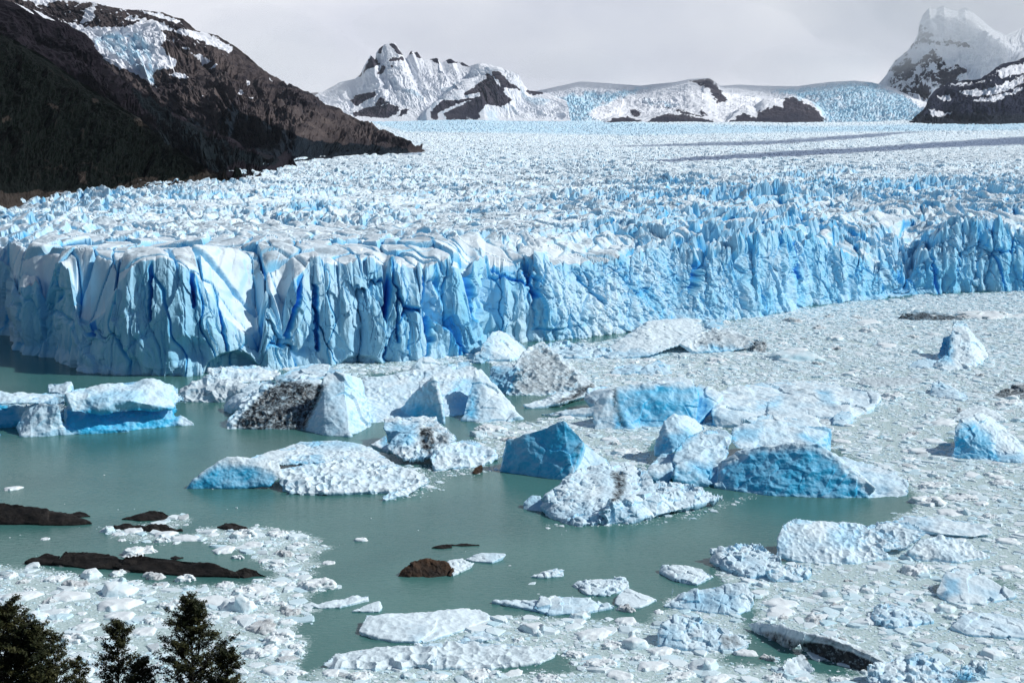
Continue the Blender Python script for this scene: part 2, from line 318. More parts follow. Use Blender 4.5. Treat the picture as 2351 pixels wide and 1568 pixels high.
def build_glacier():
    NC, NW = 1560, 190
    px = np.linspace(-260, 2620, NC)
    jb = 1.5 * vn2(px / 22, px * 0, 5)
    yb = interp(px, FB) + jb; sb = interp(px, FT, 2)
    wj = px + 9 * vn2(px / 20, px * 0, 8); t1, t2, ta, tb, tc_, tdx, tdy = voro2(wj / 34.0, px * 0 + 0.5, 9); o1, o2, oa, ob, oc, odx, ody = voro2(wj / 15.0, px * 0 + 0.5, 19)
    rough = interp(px, [(-300, 1), (30, 0.6), (240, 0.4), (330, 0.3), (560, 0.25), (600, 0.1), (660, 0.6), (800, 0.95), (1180, 0.95), (1300, 0.6), (1600, 0.8), (1720, 1.3), (2620, 1.3)])
    yt = interp(px, FT) + rough * (20 * (ta - 0.5) + 34 * (tb - 0.5) * tdx + 9 * (oa - 0.5) + 12 * (ob - 0.5) * odx + 7 * (1 - sstep(0, 0.16, t2 - t1)))
    bx, by = ground(px, yb); B = np.stack([bx, by], -1)
    R0 = np.hypot(bx, by); D = B / R0[:, None]
    tg = np.gradient(B, axis=0); k = np.ones(31) / 31
    tg = np.stack([np.convolve(np.pad(tg[:, i], 15, 'edge'), k, 'valid') for i in (0, 1)], -1)
    out = np.stack([tg[:, 1], -tg[:, 0]], -1); out /= np.linalg.norm(out, axis=1, keepdims=True)
    ht = at(px, yt, by + sb * D[:, 1])[2]
    v = np.linspace(-0.05, 1, NW)[:, None]
    pw = interp(sb, [(6, 2.6), (12, 3.0), (20, 3.4), (30, 1.8), (60, 1.0)])
    wv = sb * (0.15 * v + 0.85 * np.sign(v) * np.abs(v) ** pw); zv = ht * v
    step = []; r = 720.0; tot = 0.0
    while r < 14000: d = 1.05 * (r / 720) ** 1.32; r += d; tot += d; step.append(tot)
    ws = np.array(step)[:, None]; NT_ = len(step)
    kn = np.hanning(141); kn /= kn.sum(); Rs = np.convolve(np.pad(R0 + sb, 70, 'edge'), kn, 'valid')
    rt = Rs + (R0 + sb - Rs) * np.exp(-ws / 45.0) + ws * (Rs / 720.0)
    Xt = D[:, 0] * rt; Yt = D[:, 1] * rt
    pz = at(px[None, :], prof_row(Yt), Yt)[2]
    pz = pz + sstep(3500, 9000, Yt) * 26 * fbm2(Xt / 1500, Yt / 1800, 3, 46)
    dome = interp(px, [(-300, 60), (200, 38), (430, 50), (590, 62), (660, 50), (720, 40), (1300, 120), (2620, 160)])
    ytf = interp(px, FT); kh = np.hanning(29); kh /= kh.sum(); hts = np.convolve(np.pad(at(px, ytf, by + sb * D[:, 1])[2], 14, 'edge'), kh, 'valid')
    kk = sstep(0, 1, ws * (Rs / 720.0) / dome)
    zt = (hts + (ht - hts) * np.exp(-ws / 6.0)) * (1 - kk) + pz * kk
    P = np.concatenate([np.stack([D[:, 0] * (R0 + wv), D[:, 1] * (R0 + wv), zv], -1), np.stack([Xt, Yt, zt], -1)], 0)
    X, Y, Z = P[..., 0], P[..., 1], P[..., 2]
    nr = len(P); tw = np.concatenate([sstep(0.80, 1.04, v) * np.ones(NC), np.ones((NT_, NC))], 0)
    rubble = interp(px, [(1180, 0), (1300, 0.5), (1450, 1), (1600, 0.8), (1700, 0.25), (2040, 0.3), (2090, 0.5), (2120, 0)])[None, :] * np.ones((nr, 1))
    # --- crevassed surface: cells drawn out along the flow, each with its own height and tilt, deep clefts between
    wx = X + 9 * vn2(X / 45, Y / 45, 11) + 1.5 * vn2(X / 13, Y / 13, 12); wy = Y + 9 * vn2(X / 45, Y / 45, 13)
    far = sstep(1300, 3200, Y); ph = math.radians(24)
    ca, sa = math.cos(ph), math.sin(ph)
    near_l = (1 - sstep(790, 940, Y + 25 * vn2(X / 60, Y / 60, 14))) * (1 - sstep(20, 130, X)) * sstep(-340, -240, X)
    right = sstep(40, 190, X) * (1 - sstep(1500, 2200, Y))
    u_ = (wx * ca + wy * sa) ; v_ = (-wx * sa + wy * ca)
    f1, f2, i1, i2, i3, dx, dy = voro2(u_ / 19.0, v_ / 38.0, 21)
    g1, g2, j1, j2, j3, ex, ey = voro2(wx / 11.0, wy / 14.0, 33)
    e = f2 - f1; eg = g2 - g1
    crev = 1 - sstep(0.0, 0.17, e); cg = 1 - sstep(0, 0.2, eg)
    peak = 1 - f1 * 1.35; peakg = 1 - g1 * 1.4
    A = 7.0 * (i1 - 0.45) + 15.0 * ((i2 - 0.5) * dx + (i3 - 0.5) * dy) * (1 - 0.45 * near_l) + 5.0 * peak * (1 - 0.8 * near_l) - 7.0 * crev
    Bm = 2.2 * (j1 - 0.5) + 5.0 * ((j2 - 0.5) * ex + (j3 - 0.5) * ey) + 2.4 * peakg - 2.0 * cg
    h1, h2, m1, m2, m3, hx, hy = voro2((wx + 0.25 * wy) / 27.0, (wy - 0.2 * wx) / 60.0, 27)
    amp = (0.90 + 0.55 * right) * (1 - 0.30 * far)
    slow = fbm2(X / 220, Y / 160, 3, 41)
    def blades(ang, wl, sd_):
        a_ = math.radians(ang); c_, s_ = math.cos(a_), math.sin(a_); uu = wx * c_ + wy * s_; vv = -wx * s_ + wy * c_
        b1, b2, bi, bj, bk, bx_, by_ = voro2(uu / (wl * 3.2), vv / (wl * 1.7), sd_)
        ph_ = uu / wl + 0.8 * vn2(X / 55, Y / 55, sd_ + 1) + bi * 0.9 + 0.10 * vn2(X / 4, Y / 4, sd_ + 2); fr_ = ph_ - np.floor(ph_); cut = 0.62 + 0.25 * bj
        saw = np.where(fr_ < cut, fr_ / cut, (1 - fr_) / (1 - cut))
        return (saw - 0.5) * (0.55 + 0.9 * bk) + 0.5 * (bj - 0.5) + 0.6 * (bk - 0.5) * by_
    om = sstep(-0.15, 0.25, fbm2(X / 300, Y / 260, 2, 47))
    bl = blades(24, 15.0, 401) * (1 - om) + blades(-38, 17.0, 411) * om
    band = sstep(-0.35, 0.35, fbm2(X / 420, Y / 90, 3, 48))              # swells of rougher and smoother ice along the flow
    A = A * 0.55 + 8.0 * bl * (1 - 0.5 * near_l); Bm = Bm * (0.35 + 0.65 * band)
    top = amp * (A * 0.62 + Bm * (0.72 - 0.5 * near_l)) * (1 + 0.5 * slow) + 7 * slow * (1 - far) + 0.35 * vn2(X / 2.6, Y / 2.6, 43)
    big = 6.0 * (m1 - 0.5) + 15.0 * ((m2 - 0.5) * hx + (m3 - 0.5) * hy) - 6.5 * (1 - sstep(0.0, 0.075, h2 - h1)) - 2.5 * (1 - sstep(0, 0.07, e)) * (i2 > 0.4)
    calm = (1 - 0.25 * far) * (0.62 + 0.45 * band); top = top * calm
    top = top * (1 - 0.72 * near_l) + big * near_l * 0.8
    # medium scale blocks carry the texture farther out, where small ones fall below a pixel
    q1, q2, k1, k2, k3, qx, qy = voro2(wx / 24.0 + 0.3 * wy / 24.0, wy / 30.0, 57)
    top = top + far * (1 - 0.30 * sstep(2200, 3600, Y) * (1 - sstep(7500, 9500, Y))) * (7.5 * (k1 - 0.4) + 15 * ((k2 - 0.5) * qx + (k3 - 0.5) * qy) + 5 * (1 - 1.3 * q1) - 4 * (1 - sstep(0, 0.25, q2 - q1)))
    shadow_dirt_m = np.zeros_like(X); ppx, ppy = proj(P)
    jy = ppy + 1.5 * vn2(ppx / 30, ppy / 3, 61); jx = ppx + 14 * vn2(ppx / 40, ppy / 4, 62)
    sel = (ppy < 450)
    for poly, s_ in SHADOW_DIRT_BANDS:
        mk = np.zeros_like(X); mk[sel] = polymask(jx[sel], jy[sel], [(x_, y_ + (1.5 if y_ > 320 else 0)) for x_, y_ in poly], 4.0); shadow_dirt_m = np.maximum(shadow_dirt_m, s_ * mk)
    top = top * (1 - 0.35 * np.clip(shadow_dirt_m * 1.6, 0, 1))
    # --- calving face
    sl = sstep(0.35, 0.55, i2)
    i2s = i2; hgap = h2 - h1
    zs_ = Z[:NW]; wxw = wx[:NW] + 0.22 * zs_ * vn2(X[:NW] / 40, Y[:NW] / 40, 521) + 4.0 * vn2(zs_ / 16, X[:NW] / 22, 522); wyw = wy[:NW] + 0.10 * zs_
    h1, h2, m1, m2, m3, hx, hy = voro2((wxw + 0.25 * wyw) / 27.0, (wyw - 0.2 * wxw) / 60.0, 27); f1, f2, i1, i2, i3, dx, dy = voro2((wxw * ca + wyw * sa) / 19.0, (-wxw * sa + wyw * ca) / 38.0, 21); e = f2 - f1; sl = sstep(0.35, 0.55, i2)
    wall = 5.0 * (m1 - 0.5) + 7.0 * (m2 - 0.5) * hx - 5.0 * (1 - sstep(0.0, 0.07, h2 - h1)) * (m3 > 0.35) - 2.5 * (1 - sstep(0.0, 0.09, e)) * sl
    W3 = np.stack([X[:NW].ravel(), Y[:NW].ravel(), Z[:NW].ravel()], 1)
    c1, c2, cid, cD = voro3(W3 / np.array([8.5, 8.5, 30.0]) + 0.25 * np.stack([vn3(W3[:, 0] / 9, W3[:, 1] / 9, W3[:, 2] / 12, 65)] * 3, 1), 66)
    facet = (5.0 * (cid - 0.5) + 3.4 * ((cid * 7.3) % 1 - 0.5) * cD[:, 0] * 2 + 2.2 * ((cid * 3.1) % 1 - 0.5) * cD[:, 2] * 2 - 1.6 * (1 - sstep(0, 0.14, c2 - c1)) * ((cid * 5.7) % 1 > 0.45)).reshape(NW, NC)
    W4 = W3 / np.array([26.0, 26.0, 44.0]) + 0.22 * np.stack([vn3(W3[:, 0] / 14, W3[:, 1] / 14, W3[:, 2] / 14, 165), vn3(W3[:, 0] / 14, W3[:, 1] / 14, W3[:, 2] / 14, 166), vn3(W3[:, 0] / 14, W3[:, 1] / 14, W3[:, 2] / 14, 167)], 1)
    W4[:, 0] += 0.25 * W4[:, 2]
    s1, s2, sid, sD = voro3(W4, 168); slabs = (11.0 * (sid - 0.5) + 12.0 * ((sid * 7.3) % 1 - 0.5) * sD[:, 0] + 10.0 * ((sid * 3.1) % 1 - 0.6) * sD[:, 2] - 0.9 * (1 - sstep(0, 0.06, s2 - s1)) * ((sid * 5.7) % 1 > 0.4)).reshape(NW, NC)
    facet = facet * 0.75 + slabs * interp(px, [(-300, 0.8), (200, 0.6), (280, 0.32), (560, 0.28), (640, 0.30), (1100, 0.30), (1300, 0.6), (1700, 0.4), (2620, 0.4)])[None]
    lump = fbm3(W3 / np.array([3.4, 3.4, 3.6]), 3, 67).reshape(NW, NC)
    l1, l2, lid, lD = voro3(W3 / np.array([5.0, 5.0, 4.6]), 68); blocks = (2.6 * (lid - 0.4) + 2.2 * (0.7 - l1)).reshape(NW, NC)
    fine = fbm3(W3 / np.array([2.2, 2.2, 7.0]), 3, 69).reshape(NW, NC)
    rb = rubble[:NW]
    vv_ = v * np.ones(NC); pp = px[None] * np.ones((NW, 1))
    lean = vn2(pp / 130, vv_ * 0 + 3.3, 507)
    pq = pp + 20 * vn2(pp / 60, vv_ * 2.4, 501) + 70 * lean * (vv_ - 0.5) + 5 * vn2(pp / 15, vv_ * 9, 509)
    p1, p2, pa, pb_, pc, pdx, pdy = voro2(pq / 84.0, vv_ * 0.85 + 0.3, 503); r1, r2, ra_, rb_, rc_, rdx, rdy = voro2((pq + 12 * vn2(pp / 25, vv_ * 5, 510)) / 38.0, vv_ * 1.7, 505)
    bulge = (13.0 * (0.30 - 1.6 * pdx ** 2) + 6.0 * (pa - 0.5) + 11.0 * (pb_ - 0.5) * pdx + 9.0 * (pc - 0.65) * pdy - 5.0 * (1 - sstep(0, 0.07, p2 - p1)) * (pa > 0.25)) * interp(px, [(240, 0.3), (600, 0.2), (660, 1), (1150, 1), (1350, 0.5), (1700, 0.4), (2620, 0.5)]) + (5.0 * (0.3 - 1.4 * rdx ** 2) + 4.0 * (ra_ - 0.5) + 5.0 * (rc_ - 0.6) * rdy + 4.0 * (rb_ - 0.5) * rdx - 2.2 * (1 - sstep(0, 0.08, r2 - r1)) * (ra_ > 0.45)) * interp(px, [(240, 0.4), (600, 0.3), (680, 0.5), (1200, 0.5), (1700, 1), (2620, 1)])
    smoothl = interp(px, [(-300, 0.5), (180, 0.42), (560, 0.40), (640, 0.45), (1100, 0.45), (1250, 0.9), (1650, 0.6), (2100, 0.5), (2300, 0.5)])[None]
    wall = wall * smoothl
    wl = wall * (1 - 0.55 * rb) * (0.3 + 0.7 * sstep(-0.05, 0.35, v)) + facet * (1 - 0.6 * rb) * 0.62 + blocks * rb * 1.1 + lump * (0.22 + 1.0 * rb) + 0.45 * fine
    wl = wl + bulge * (0.45 + 0.55 * sstep(0.0, 0.3, v)) * (1 - 0.5 * sstep(0.75, 1.0, v)) * (1 - 0.6 * rb)
    base = 1 - sstep(0.0, 0.16, v); wl = wl + 1.6 * base * (1 + vn2(X[:NW] / 20, Y[:NW] / 20, 70))
    wpx, wpy = ppx[:NW], ppy[:NW]
    cave = polymask(wpx, wpy, [(462, 880), (480, 835), (505, 815), (540, 806), (570, 818), (592, 845), (596, 880)], 7)
    wl = wl - 10 * cave - 7 * polymask(wpx, wpy, [(400, 800), (430, 778), (468, 790), (470, 825), (410, 830)], 14)
    wl = wl - 5 * polymask(wpx, wpy, [(770, 850), (800, 822), (850, 818), (885, 850)], 6)
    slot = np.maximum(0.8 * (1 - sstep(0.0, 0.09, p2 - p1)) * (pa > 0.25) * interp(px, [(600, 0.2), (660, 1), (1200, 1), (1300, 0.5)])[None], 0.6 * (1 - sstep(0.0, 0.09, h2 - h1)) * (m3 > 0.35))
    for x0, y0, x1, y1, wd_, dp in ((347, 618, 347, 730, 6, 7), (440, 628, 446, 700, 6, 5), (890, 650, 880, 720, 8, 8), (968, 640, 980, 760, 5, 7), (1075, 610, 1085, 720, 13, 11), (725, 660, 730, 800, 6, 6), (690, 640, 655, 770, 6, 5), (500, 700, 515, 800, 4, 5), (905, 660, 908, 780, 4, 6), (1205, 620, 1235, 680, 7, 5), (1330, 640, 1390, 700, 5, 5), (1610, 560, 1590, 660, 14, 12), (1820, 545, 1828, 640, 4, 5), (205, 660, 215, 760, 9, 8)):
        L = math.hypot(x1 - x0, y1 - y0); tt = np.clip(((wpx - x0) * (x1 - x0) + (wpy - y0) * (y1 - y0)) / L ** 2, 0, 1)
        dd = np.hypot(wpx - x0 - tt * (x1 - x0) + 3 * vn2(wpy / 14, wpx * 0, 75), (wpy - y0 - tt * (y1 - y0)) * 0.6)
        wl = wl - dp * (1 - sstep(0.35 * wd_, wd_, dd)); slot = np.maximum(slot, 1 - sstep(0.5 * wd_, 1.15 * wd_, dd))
    top[:NW] = top[:NW] * 0.75
    disp = np.where(tw < 1, 0, top); disp[:NW] = wl * (1 - tw[:NW]) + top[:NW] * tw[:NW]
    fade = np.ones_like(X); fade[NW:] = 1
    N = np.concatenate([out[None] * (1 - tw[..., None]), tw[..., None]], -1); N /= np.linalg.norm(N, axis=-1, keepdims=True)
    # lean some seracs towards the lake
    P = P + N * disp[..., None]
    P[..., :2] += (D * -0.35)[None] * (np.maximum(disp, 0) * tw * (1 - far))[..., None]
    nrm = gridnormals(P); nz = np.abs(nrm[..., 2])
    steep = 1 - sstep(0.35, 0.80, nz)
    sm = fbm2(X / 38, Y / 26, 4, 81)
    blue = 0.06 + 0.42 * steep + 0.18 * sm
    blue[:NW] = 0.62 + 0.25 * sm[:NW] - 0.30 * rb * (1 - tw[:NW]) * (0.4 + lump) - 0.10 * base
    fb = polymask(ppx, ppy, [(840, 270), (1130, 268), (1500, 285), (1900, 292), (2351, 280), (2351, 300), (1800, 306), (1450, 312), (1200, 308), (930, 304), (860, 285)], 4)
    blue[:NW] += 0.66 * slot * (1 - 0.5 * rb)  # slots painted deeper blue, in place of bounced light
    blue[NW:] += (0.45 * crev * (i2s > 0.35) * (1 - far) + 0.35 * (1 - sstep(0, 0.09, hgap)) * near_l)[NW:]  # crevasses get the same painted blue for bounced light
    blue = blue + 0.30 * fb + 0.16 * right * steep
    dirt = np.clip(0.5 * shadow_dirt_m * (shadow_dirt_m < 0.45) + 0.46 * sstep(0.0, 0.75, sm + 0.35 * fbm2(X / 9, Y / 7, 3, 83)) * (1 - steep) * tw * (1 - far * 0.4), 0, 1)
    f = grid_faces(nr, NC); fr = np.repeat(np.arange(nr - 1), NC - 1)
    root = empty('glacier', (0, 800, 0))
    tag(root, 'vast crevassed blue-white glacier ending in a sheer ice cliff at the lake', 'glacier')
    V = P.reshape(-1, 3) - np.array([0, 800, 0])
    n1 = NW * NC; cloud_shade = (shadow_dirt_m * (shadow_dirt_m > 0.45)).ravel()  # strong bands only: cloud shadow put into the colour
    link('ice_cliff', mesh_np('ice_cliff', V[:n1], f[fr < NW - 1], M_GLAC, {'band': cloud_shade[:n1], 'blue': blue.ravel()[:n1], 'dirt': dirt.ravel()[:n1]}), root)
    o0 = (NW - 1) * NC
    link('ice_field', mesh_np('ice_field', V[o0:], f[fr >= NW - 1] - o0, M_GLAC, {'band': cloud_shade[o0:], 'blue': blue.ravel()[o0:], 'dirt': dirt.ravel()[o0:]}), root)
T0 = time.time()
build_glacier(); print('glacier', time.time() - T0)

# ------------------------------------------------------------------ mountains
def loft(name, ridge, base, mat, nu=420, nv=160, amp=0.05, gul=0.05, seed=1, attrs=None, bulge=0.0, crest=0.25, bumps=(), back=0.9, stretch=1.9, cells=None, kind='structure', label=None, cat=None):
    """a mountain side between its crest line and its foot line, with spurs and gullies, and a far side behind the crest"""
    ridge = np.array(ridge, float); base = np.array(base, float)
    rp = np.stack(at(ridge[:, 0], ridge[:, 1], ridge[:, 2]), -1)
    bp = np.stack(at(base[:, 0], base[:, 1], base[:, 2]), -1) if base.shape[1] > 2 else np.stack(glac_at(base[:, 0], base[:, 1]), -1)
    def par(p):
        L = np.r_[0, np.cumsum(np.linalg.norm(np.diff(p, axis=0), axis=1))]; return L / L[-1], L[-1]
    tr, Lr = par(rp); tb, Lb = par(bp)
    s = np.linspace(0, 1, nu)
    Rg = np.stack([np.interp(s, tr, rp[:, i]) for i in range(3)], -1); Bs = np.stack([np.interp(s, tb, bp[:, i]) for i in range(3)], -1)
    t = np.r_[-0.12, np.linspace(0, 1, nv), 1 + np.linspace(0.03, 1, 24)][:, None, None]
    tt = np.clip(t, -0.12, 1)
    P = Bs[None] * (1 - tt) + Rg[None] * tt
    bk = np.clip(t - 1, 0, 1); hv = (Rg - Bs) * np.array([1, 1, 0]); P = P + hv[None] * bk * back
    P[..., 2] = P[..., 2] * (1 - bk[..., 0]) ** 1.2 - 60 * bk[..., 0]
    H = np.median(np.linalg.norm(Rg - Bs, axis=1)); size = max(H, 1.0)
    t2 = tt[..., 0] * np.ones(nu); sw = s[None] * Lr * np.ones_like(t2); dw = t2 * H + bk[..., 0] * H
    n = gridnormals(P); n *= np.where((n * (np.array([0, 0, CAMZ]) - P)).sum(-1, keepdims=True) < 0, -1, 1)
    wq = size * 0.06 * vn2(sw / (size * 0.2), dw / (size * 0.2), seed + 9)
    g = ridge2((sw + 2.5 * wq + 0.35 * dw * np.sign(vn2(sw / (size * 0.5), sw * 0, seed + 4))) / (size * 0.24), (dw + 1.5 * wq) / (size * 0.24 * stretch), 6, seed, 0.55) - 0.55
    f = fbm2(sw / (size * 0.45), dw / (size * 0.45), 6, seed + 20)
    fine = ridge2(sw / (size * 0.035), dw / (size * 0.06), 4, seed + 30, 0.6) - 0.55
    env = np.clip(np.minimum((t2 + 0.02) * 5, (1 - t2) * 3.0 + crest), 0, 1)
    env = np.where(bk[..., 0] > 0, 0.6, env)
    d = size * (gul * 0.75 * g + amp * f * 0.6 + amp * 0.24 * fine) * env + size * bulge * np.sin(np.pi * np.clip(t2, 0, 1))
    px, py = proj(P)
    if cells is not None:
        v1, v2, va, vb, vc, vx, vy = voro2((sw + 60 * f) / cells[0], (dw + 40 * g) / (cells[0] * 0.8), seed + 50)
        d = d + cells[1] * (1.1 * (va - 0.5) + 1.4 * (vb - 0.5) * vx - 0.8 * (1 - sstep(0, 0.25, v2 - v1)) + 0.5 * (0.5 - v1)) * pm(px, py, cells[2], 9) * (t2 < 0.985)
    for poly, hgt, soft in bumps: d = d + hgt * polymask(px, py, poly, soft)
    P = P + n * d[..., None]
    nn = gridnormals(P); nz = np.abs(nn[..., 2])
    px, py = proj(P)
    at_ = attrs(px, py, t2, nz, dict(g=g, f=f, fine=fine, P=P, s=s)) if attrs else {}
    o = link(name, mesh_np(name, P.reshape(-1, 3), grid_faces(*P.shape[:2]), mat, {k: np.broadcast_to(v_, t2.shape) for k, v_ in at_.items()}, False))
    tag(o, label, cat, kind=kind); return o
def pm(px, py, polys, soft=3.0, k=1.0, off=(0, 0)):
    m = np.zeros(px.shape)
    for p in polys: m = np.maximum(m, polymask(px, py, [(x * k + off[0], y * k + off[1]) for x, y in p], soft))
    return m
def jit(px, py, a, sc, seed): return px + a * fbm2(px / sc, py / sc, 3, seed), py + a * fbm2(px / sc, py / sc, 3, seed + 5)

M_FORESTHILL = mat_mountain('forested_slope', (0.018, 0.0155, 0.014, 1), (0.060, 0.050, 0.043, 1), (0.0016, 0.0036, 0.003, 1), scale=0.02, bump=0.9)
M_DARKROCK = mat_mountain('dark_rock_slope', (0.005, 0.0048, 0.008, 1), (0.020, 0.0165, 0.023, 1), (0.003, 0.0065, 0.009, 1), scale=0.008)
M_BROWNMT = mat_mountain('brown_rock_slope', (0.016, 0.016, 0.025, 1), (0.105, 0.086, 0.083, 1), (0.005, 0.009, 0.014, 1), scale=0.004)
M_SNOWMT = mat_mountain('snowy_rock', (0.022, 0.025, 0.046, 1), (0.080, 0.072, 0.088, 1), (0.05, 0.05, 0.06, 1), scale=0.0025)
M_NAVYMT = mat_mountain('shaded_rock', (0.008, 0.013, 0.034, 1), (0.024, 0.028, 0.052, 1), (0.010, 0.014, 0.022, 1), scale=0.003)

def a_hill(px, py, t, nz, q):
    jx, jy = jit(px, py, 8, 30, 3)
    mor = pm(jx, jy, [[(-300, 442), (60, 440), (190, 441), (260, 430), (330, 410), (430, 415), (465, 385), (500, 388), (560, 430), (300, 470), (0, 520), (-300, 540)]], 5)
    rk = pm(jx, jy, [[(300, 285), (330, 262), (345, 292)], [(100, 240), (130, 235), (130, 252)], [(0, 270), (20, 262), (30, 275), (5, 280)], [(205, 225), (225, 230), (215, 245)], [(180, 400), (205, 398), (205, 418), (185, 420)]], 5)
    return {'veg': np.clip(1.05 - mor * 1.2 - rk * 0.75 + 0.2 * q['f'] - 0.36 * sstep(0.12, 0.36, q['g'] + 0.5 * q['fine']), 0, 1.3), 'snow': np.zeros_like(t), 'ice': np.zeros_like(t)}
loft('forested_hill', [(-400, -120, 2700), (-200, -40, 2600), (0, 78, 2500), (100, 132, 2400), (200, 202, 2300), (300, 264, 2200), (345, 300, 2130), (400, 348, 2050), (460, 384, 1980), (500, 402, 1900), (534, 418, 1800)],
     [(-400, 540), (-200, 515), (0, 491), (120, 466), (200, 452), (300, 440), (350, 434), (430, 428), (490, 423), (515, 421), (536, 420)], M_FORESTHILL, 500, 260, 0.04, 0.04, 101, a_hill)
def a_second(px, py, t, nz, q):
    jx, jy = jit(px, py, 7, 26, 13)
    veg = pm(jx, jy, [[(300, 200), (400, 262), (480, 310), (560, 345), (650, 372), (600, 378), (540, 372), (500, 400), (300, 420), (200, 300), (240, 240), (300, 262), (370, 300)]], 9)
    scree = pm(jx, jy, [[(130, 105), (200, 160), (270, 215), (200, 200), (150, 150)]], 6)
    sn = pm(px, py, [[(20, -5), (42, 8), (75, 28), (80, 36), (60, 24), (30, 5)], [(60, 10), (95, 30), (130, 50), (100, 42)]], 2)
    return {'veg': veg * 1.05, 'snow': sn * 0.8 - scree * 0.1, 'ice': np.zeros_like(t)}
loft('rocky_ridge', [(-250, -160, 4500), (-60, -25, 4300), (0, -3, 4250), (45, 14, 4200), (110, 40, 4150), (150, 56, 4100), (185, 75, 4050), (205, 100, 4000), (215, 130, 3950), (245, 162, 3900), (290, 194, 3800), (370, 245, 3650), (450, 290, 3450), (540, 338, 3100), (600, 362, 2850), (655, 384, 2500)],
     [(-300, 394, 2900), (0, 394, 2900), (200, 394, 2850), (330, 396, 2700), (430, 408, 2250), (490, 417, 1900), (550, 419, 1790), (610, 399, 2220), (660, 388, 2500)], M_DARKROCK, 460, 200, 0.030, 0.05, 131, a_second)
K3 = 1 / 3.0
MA_SNOW = [[(430, 152), (640, 192), (850, 190), (1050, 130), (1200, 205), (1350, 215), (1420, 222), (1600, 330), (1590, 368), (1430, 300), (1250, 235), (1110, 208), (1150, 270), (1100, 300), (1130, 350), (1150, 390), (1230, 425), (1190, 478), (1060, 480), (1045, 530), (1085, 612), (1000, 552), (880, 482), (820, 472), (640, 352), (600, 280)],
           [(-200, -200), (1000, -100), (860, 60), (650, 25), (390, 5), (330, 35), (260, 40), (180, 0)], [(590, 60), (660, 40), (640, 140), (560, 160)], [(830, 60), (890, 100), (860, 140), (1050, 140), (920, 120)], [(940, 68), (1100, 95), (1250, 150), (1230, 165), (1080, 120)],
           [(1320, 370), (1400, 390), (1460, 430), (1400, 450)], [(1250, 325), (1300, 335), (1270, 350)], [(1160, 508), (1220, 500), (1310, 535), (1240, 545)], [(1410, 480), (1500, 445), (1480, 465)], [(1700, 550), (1725, 580), (1705, 585)], [(1640, 605), (1680, 650), (1650, 645)], [(1715, 660), (1745, 685), (1725, 682)], [(1390, 650), (1405, 668), (1390, 668)], [(1850, 535), (1872, 555), (1855, 550)], [(1930, 620), (1950, 635), (1935, 640)]]
MA_ICE = [[(640, 260), (760, 222), (950, 228), (1060, 300), (1050, 420), (1045, 530), (1085, 612), (1000, 552), (880, 440), (790, 380), (650, 310)]]
MA_VEG = [[(383, 245), (440, 270), (500, 305), (512, 262), (528, 235), (560, 262), (640, 290), (720, 325), (800, 330), (880, 338), (930, 345), (960, 356), (640, 395), (540, 390), (400, 300)]]
def a_brown(px, py, t, nz, q):
    jx, jy = jit(px, py, 4.0, 10, 23); kx, ky = jit(px, py, 8, 30, 27)
    sn = pm(jx, jy, MA_SNOW, 3.2, K3) + 0.15 * q['fine']; ic = pm(jx, jy, MA_ICE, 8, K3)
    dust = 0.42 * sstep(230, 60, py) * sstep(0.0, 0.35, q['fine'])
    return {'veg': pm(kx, ky, MA_VEG, 8) * 1.1, 'snow': np.clip(sn + dust, 0, 1), 'ice': ic * (0.55 + 0.9 * q['fine'])}
loft('brown_mountain', [(-60, -120, 7000), (60, -28, 6700), (140, -2, 6500), (215, 6, 6400), (290, 26, 6300), (370, 31, 6200), (420, 46, 6100), (450, 70, 6050), (500, 84, 6000), (540, 110, 5900), (590, 150, 5800), (640, 190, 5650), (665, 205, 5550), (720, 230, 5400), (745, 248, 5300), (780, 258, 5200), (830, 282, 5000), (880, 303, 4700), (930, 321, 4400), (962, 346, 4050)],
     [(-60, 368, 4800), (100, 368, 4700), (250, 368, 4500), (400, 368, 4200), (520, 372, 3700), (600, 378, 3100), (650, 382, 2800), (700, 377, 2950), (750, 370, 3250), (800, 365, 3450), (860, 361, 3650), (915, 357, 3800), (968, 352, 4000)], M_BROWNMT, 640, 260, 0.035, 0.045, 151, a_brown, cells=(70.0, 22.0, [[(x * K3, y * K3) for x, y in MA_ICE[0]]]))
O2 = (783.6, 0)
M2_ROCK = [[(590, 806), (640, 740), (700, 690), (820, 680), (860, 640), (900, 610), (940, 560), (1000, 500), (1030, 520), (1050, 480), (1095, 500), (1150, 560), (1240, 622), (1180, 610), (1120, 600), (1130, 660), (1180, 690), (1100, 740), (1000, 720), (940, 790), (880, 812)],
           [(60, 690), (130, 650), (240, 632), (235, 660), (160, 700), (100, 740)], [(230, 720), (270, 670), (330, 710), (250, 740)], [(85, 780), (140, 740), (200, 740), (330, 720), (395, 735), (400, 770), (330, 812), (90, 805)], [(390, 805), (420, 755), (470, 752), (450, 790)],
           [(140, 525), (175, 440), (205, 380), (240, 410), (268, 440), (230, 465), (180, 480)], [(245, 515), (280, 455), (305, 465), (280, 515)], [(330, 400), (430, 395), (432, 420), (330, 425)], [(330, 310), (350, 298), (385, 320), (430, 385), (390, 375)], [(255, 335), (290, 315), (270, 375), (252, 370)],
           [(440, 365), (480, 350), (495, 370), (450, 385)], [(505, 360), (530, 360), (560, 405), (520, 395)], [(608, 410), (670, 400), (672, 440), (640, 430)], [(720, 415), (760, 403), (800, 430), (740, 445)], [(808, 430), (830, 425), (880, 460), (830, 452)], [(1250, 625), (1330, 620), (1400, 645), (1320, 660)], [(335, 450), (360, 450), (350, 475)], [(-230, 610), (-190, 608), (-160, 640), (-200, 680)], [(105, 480), (135, 475), (135, 530), (110, 520)]]
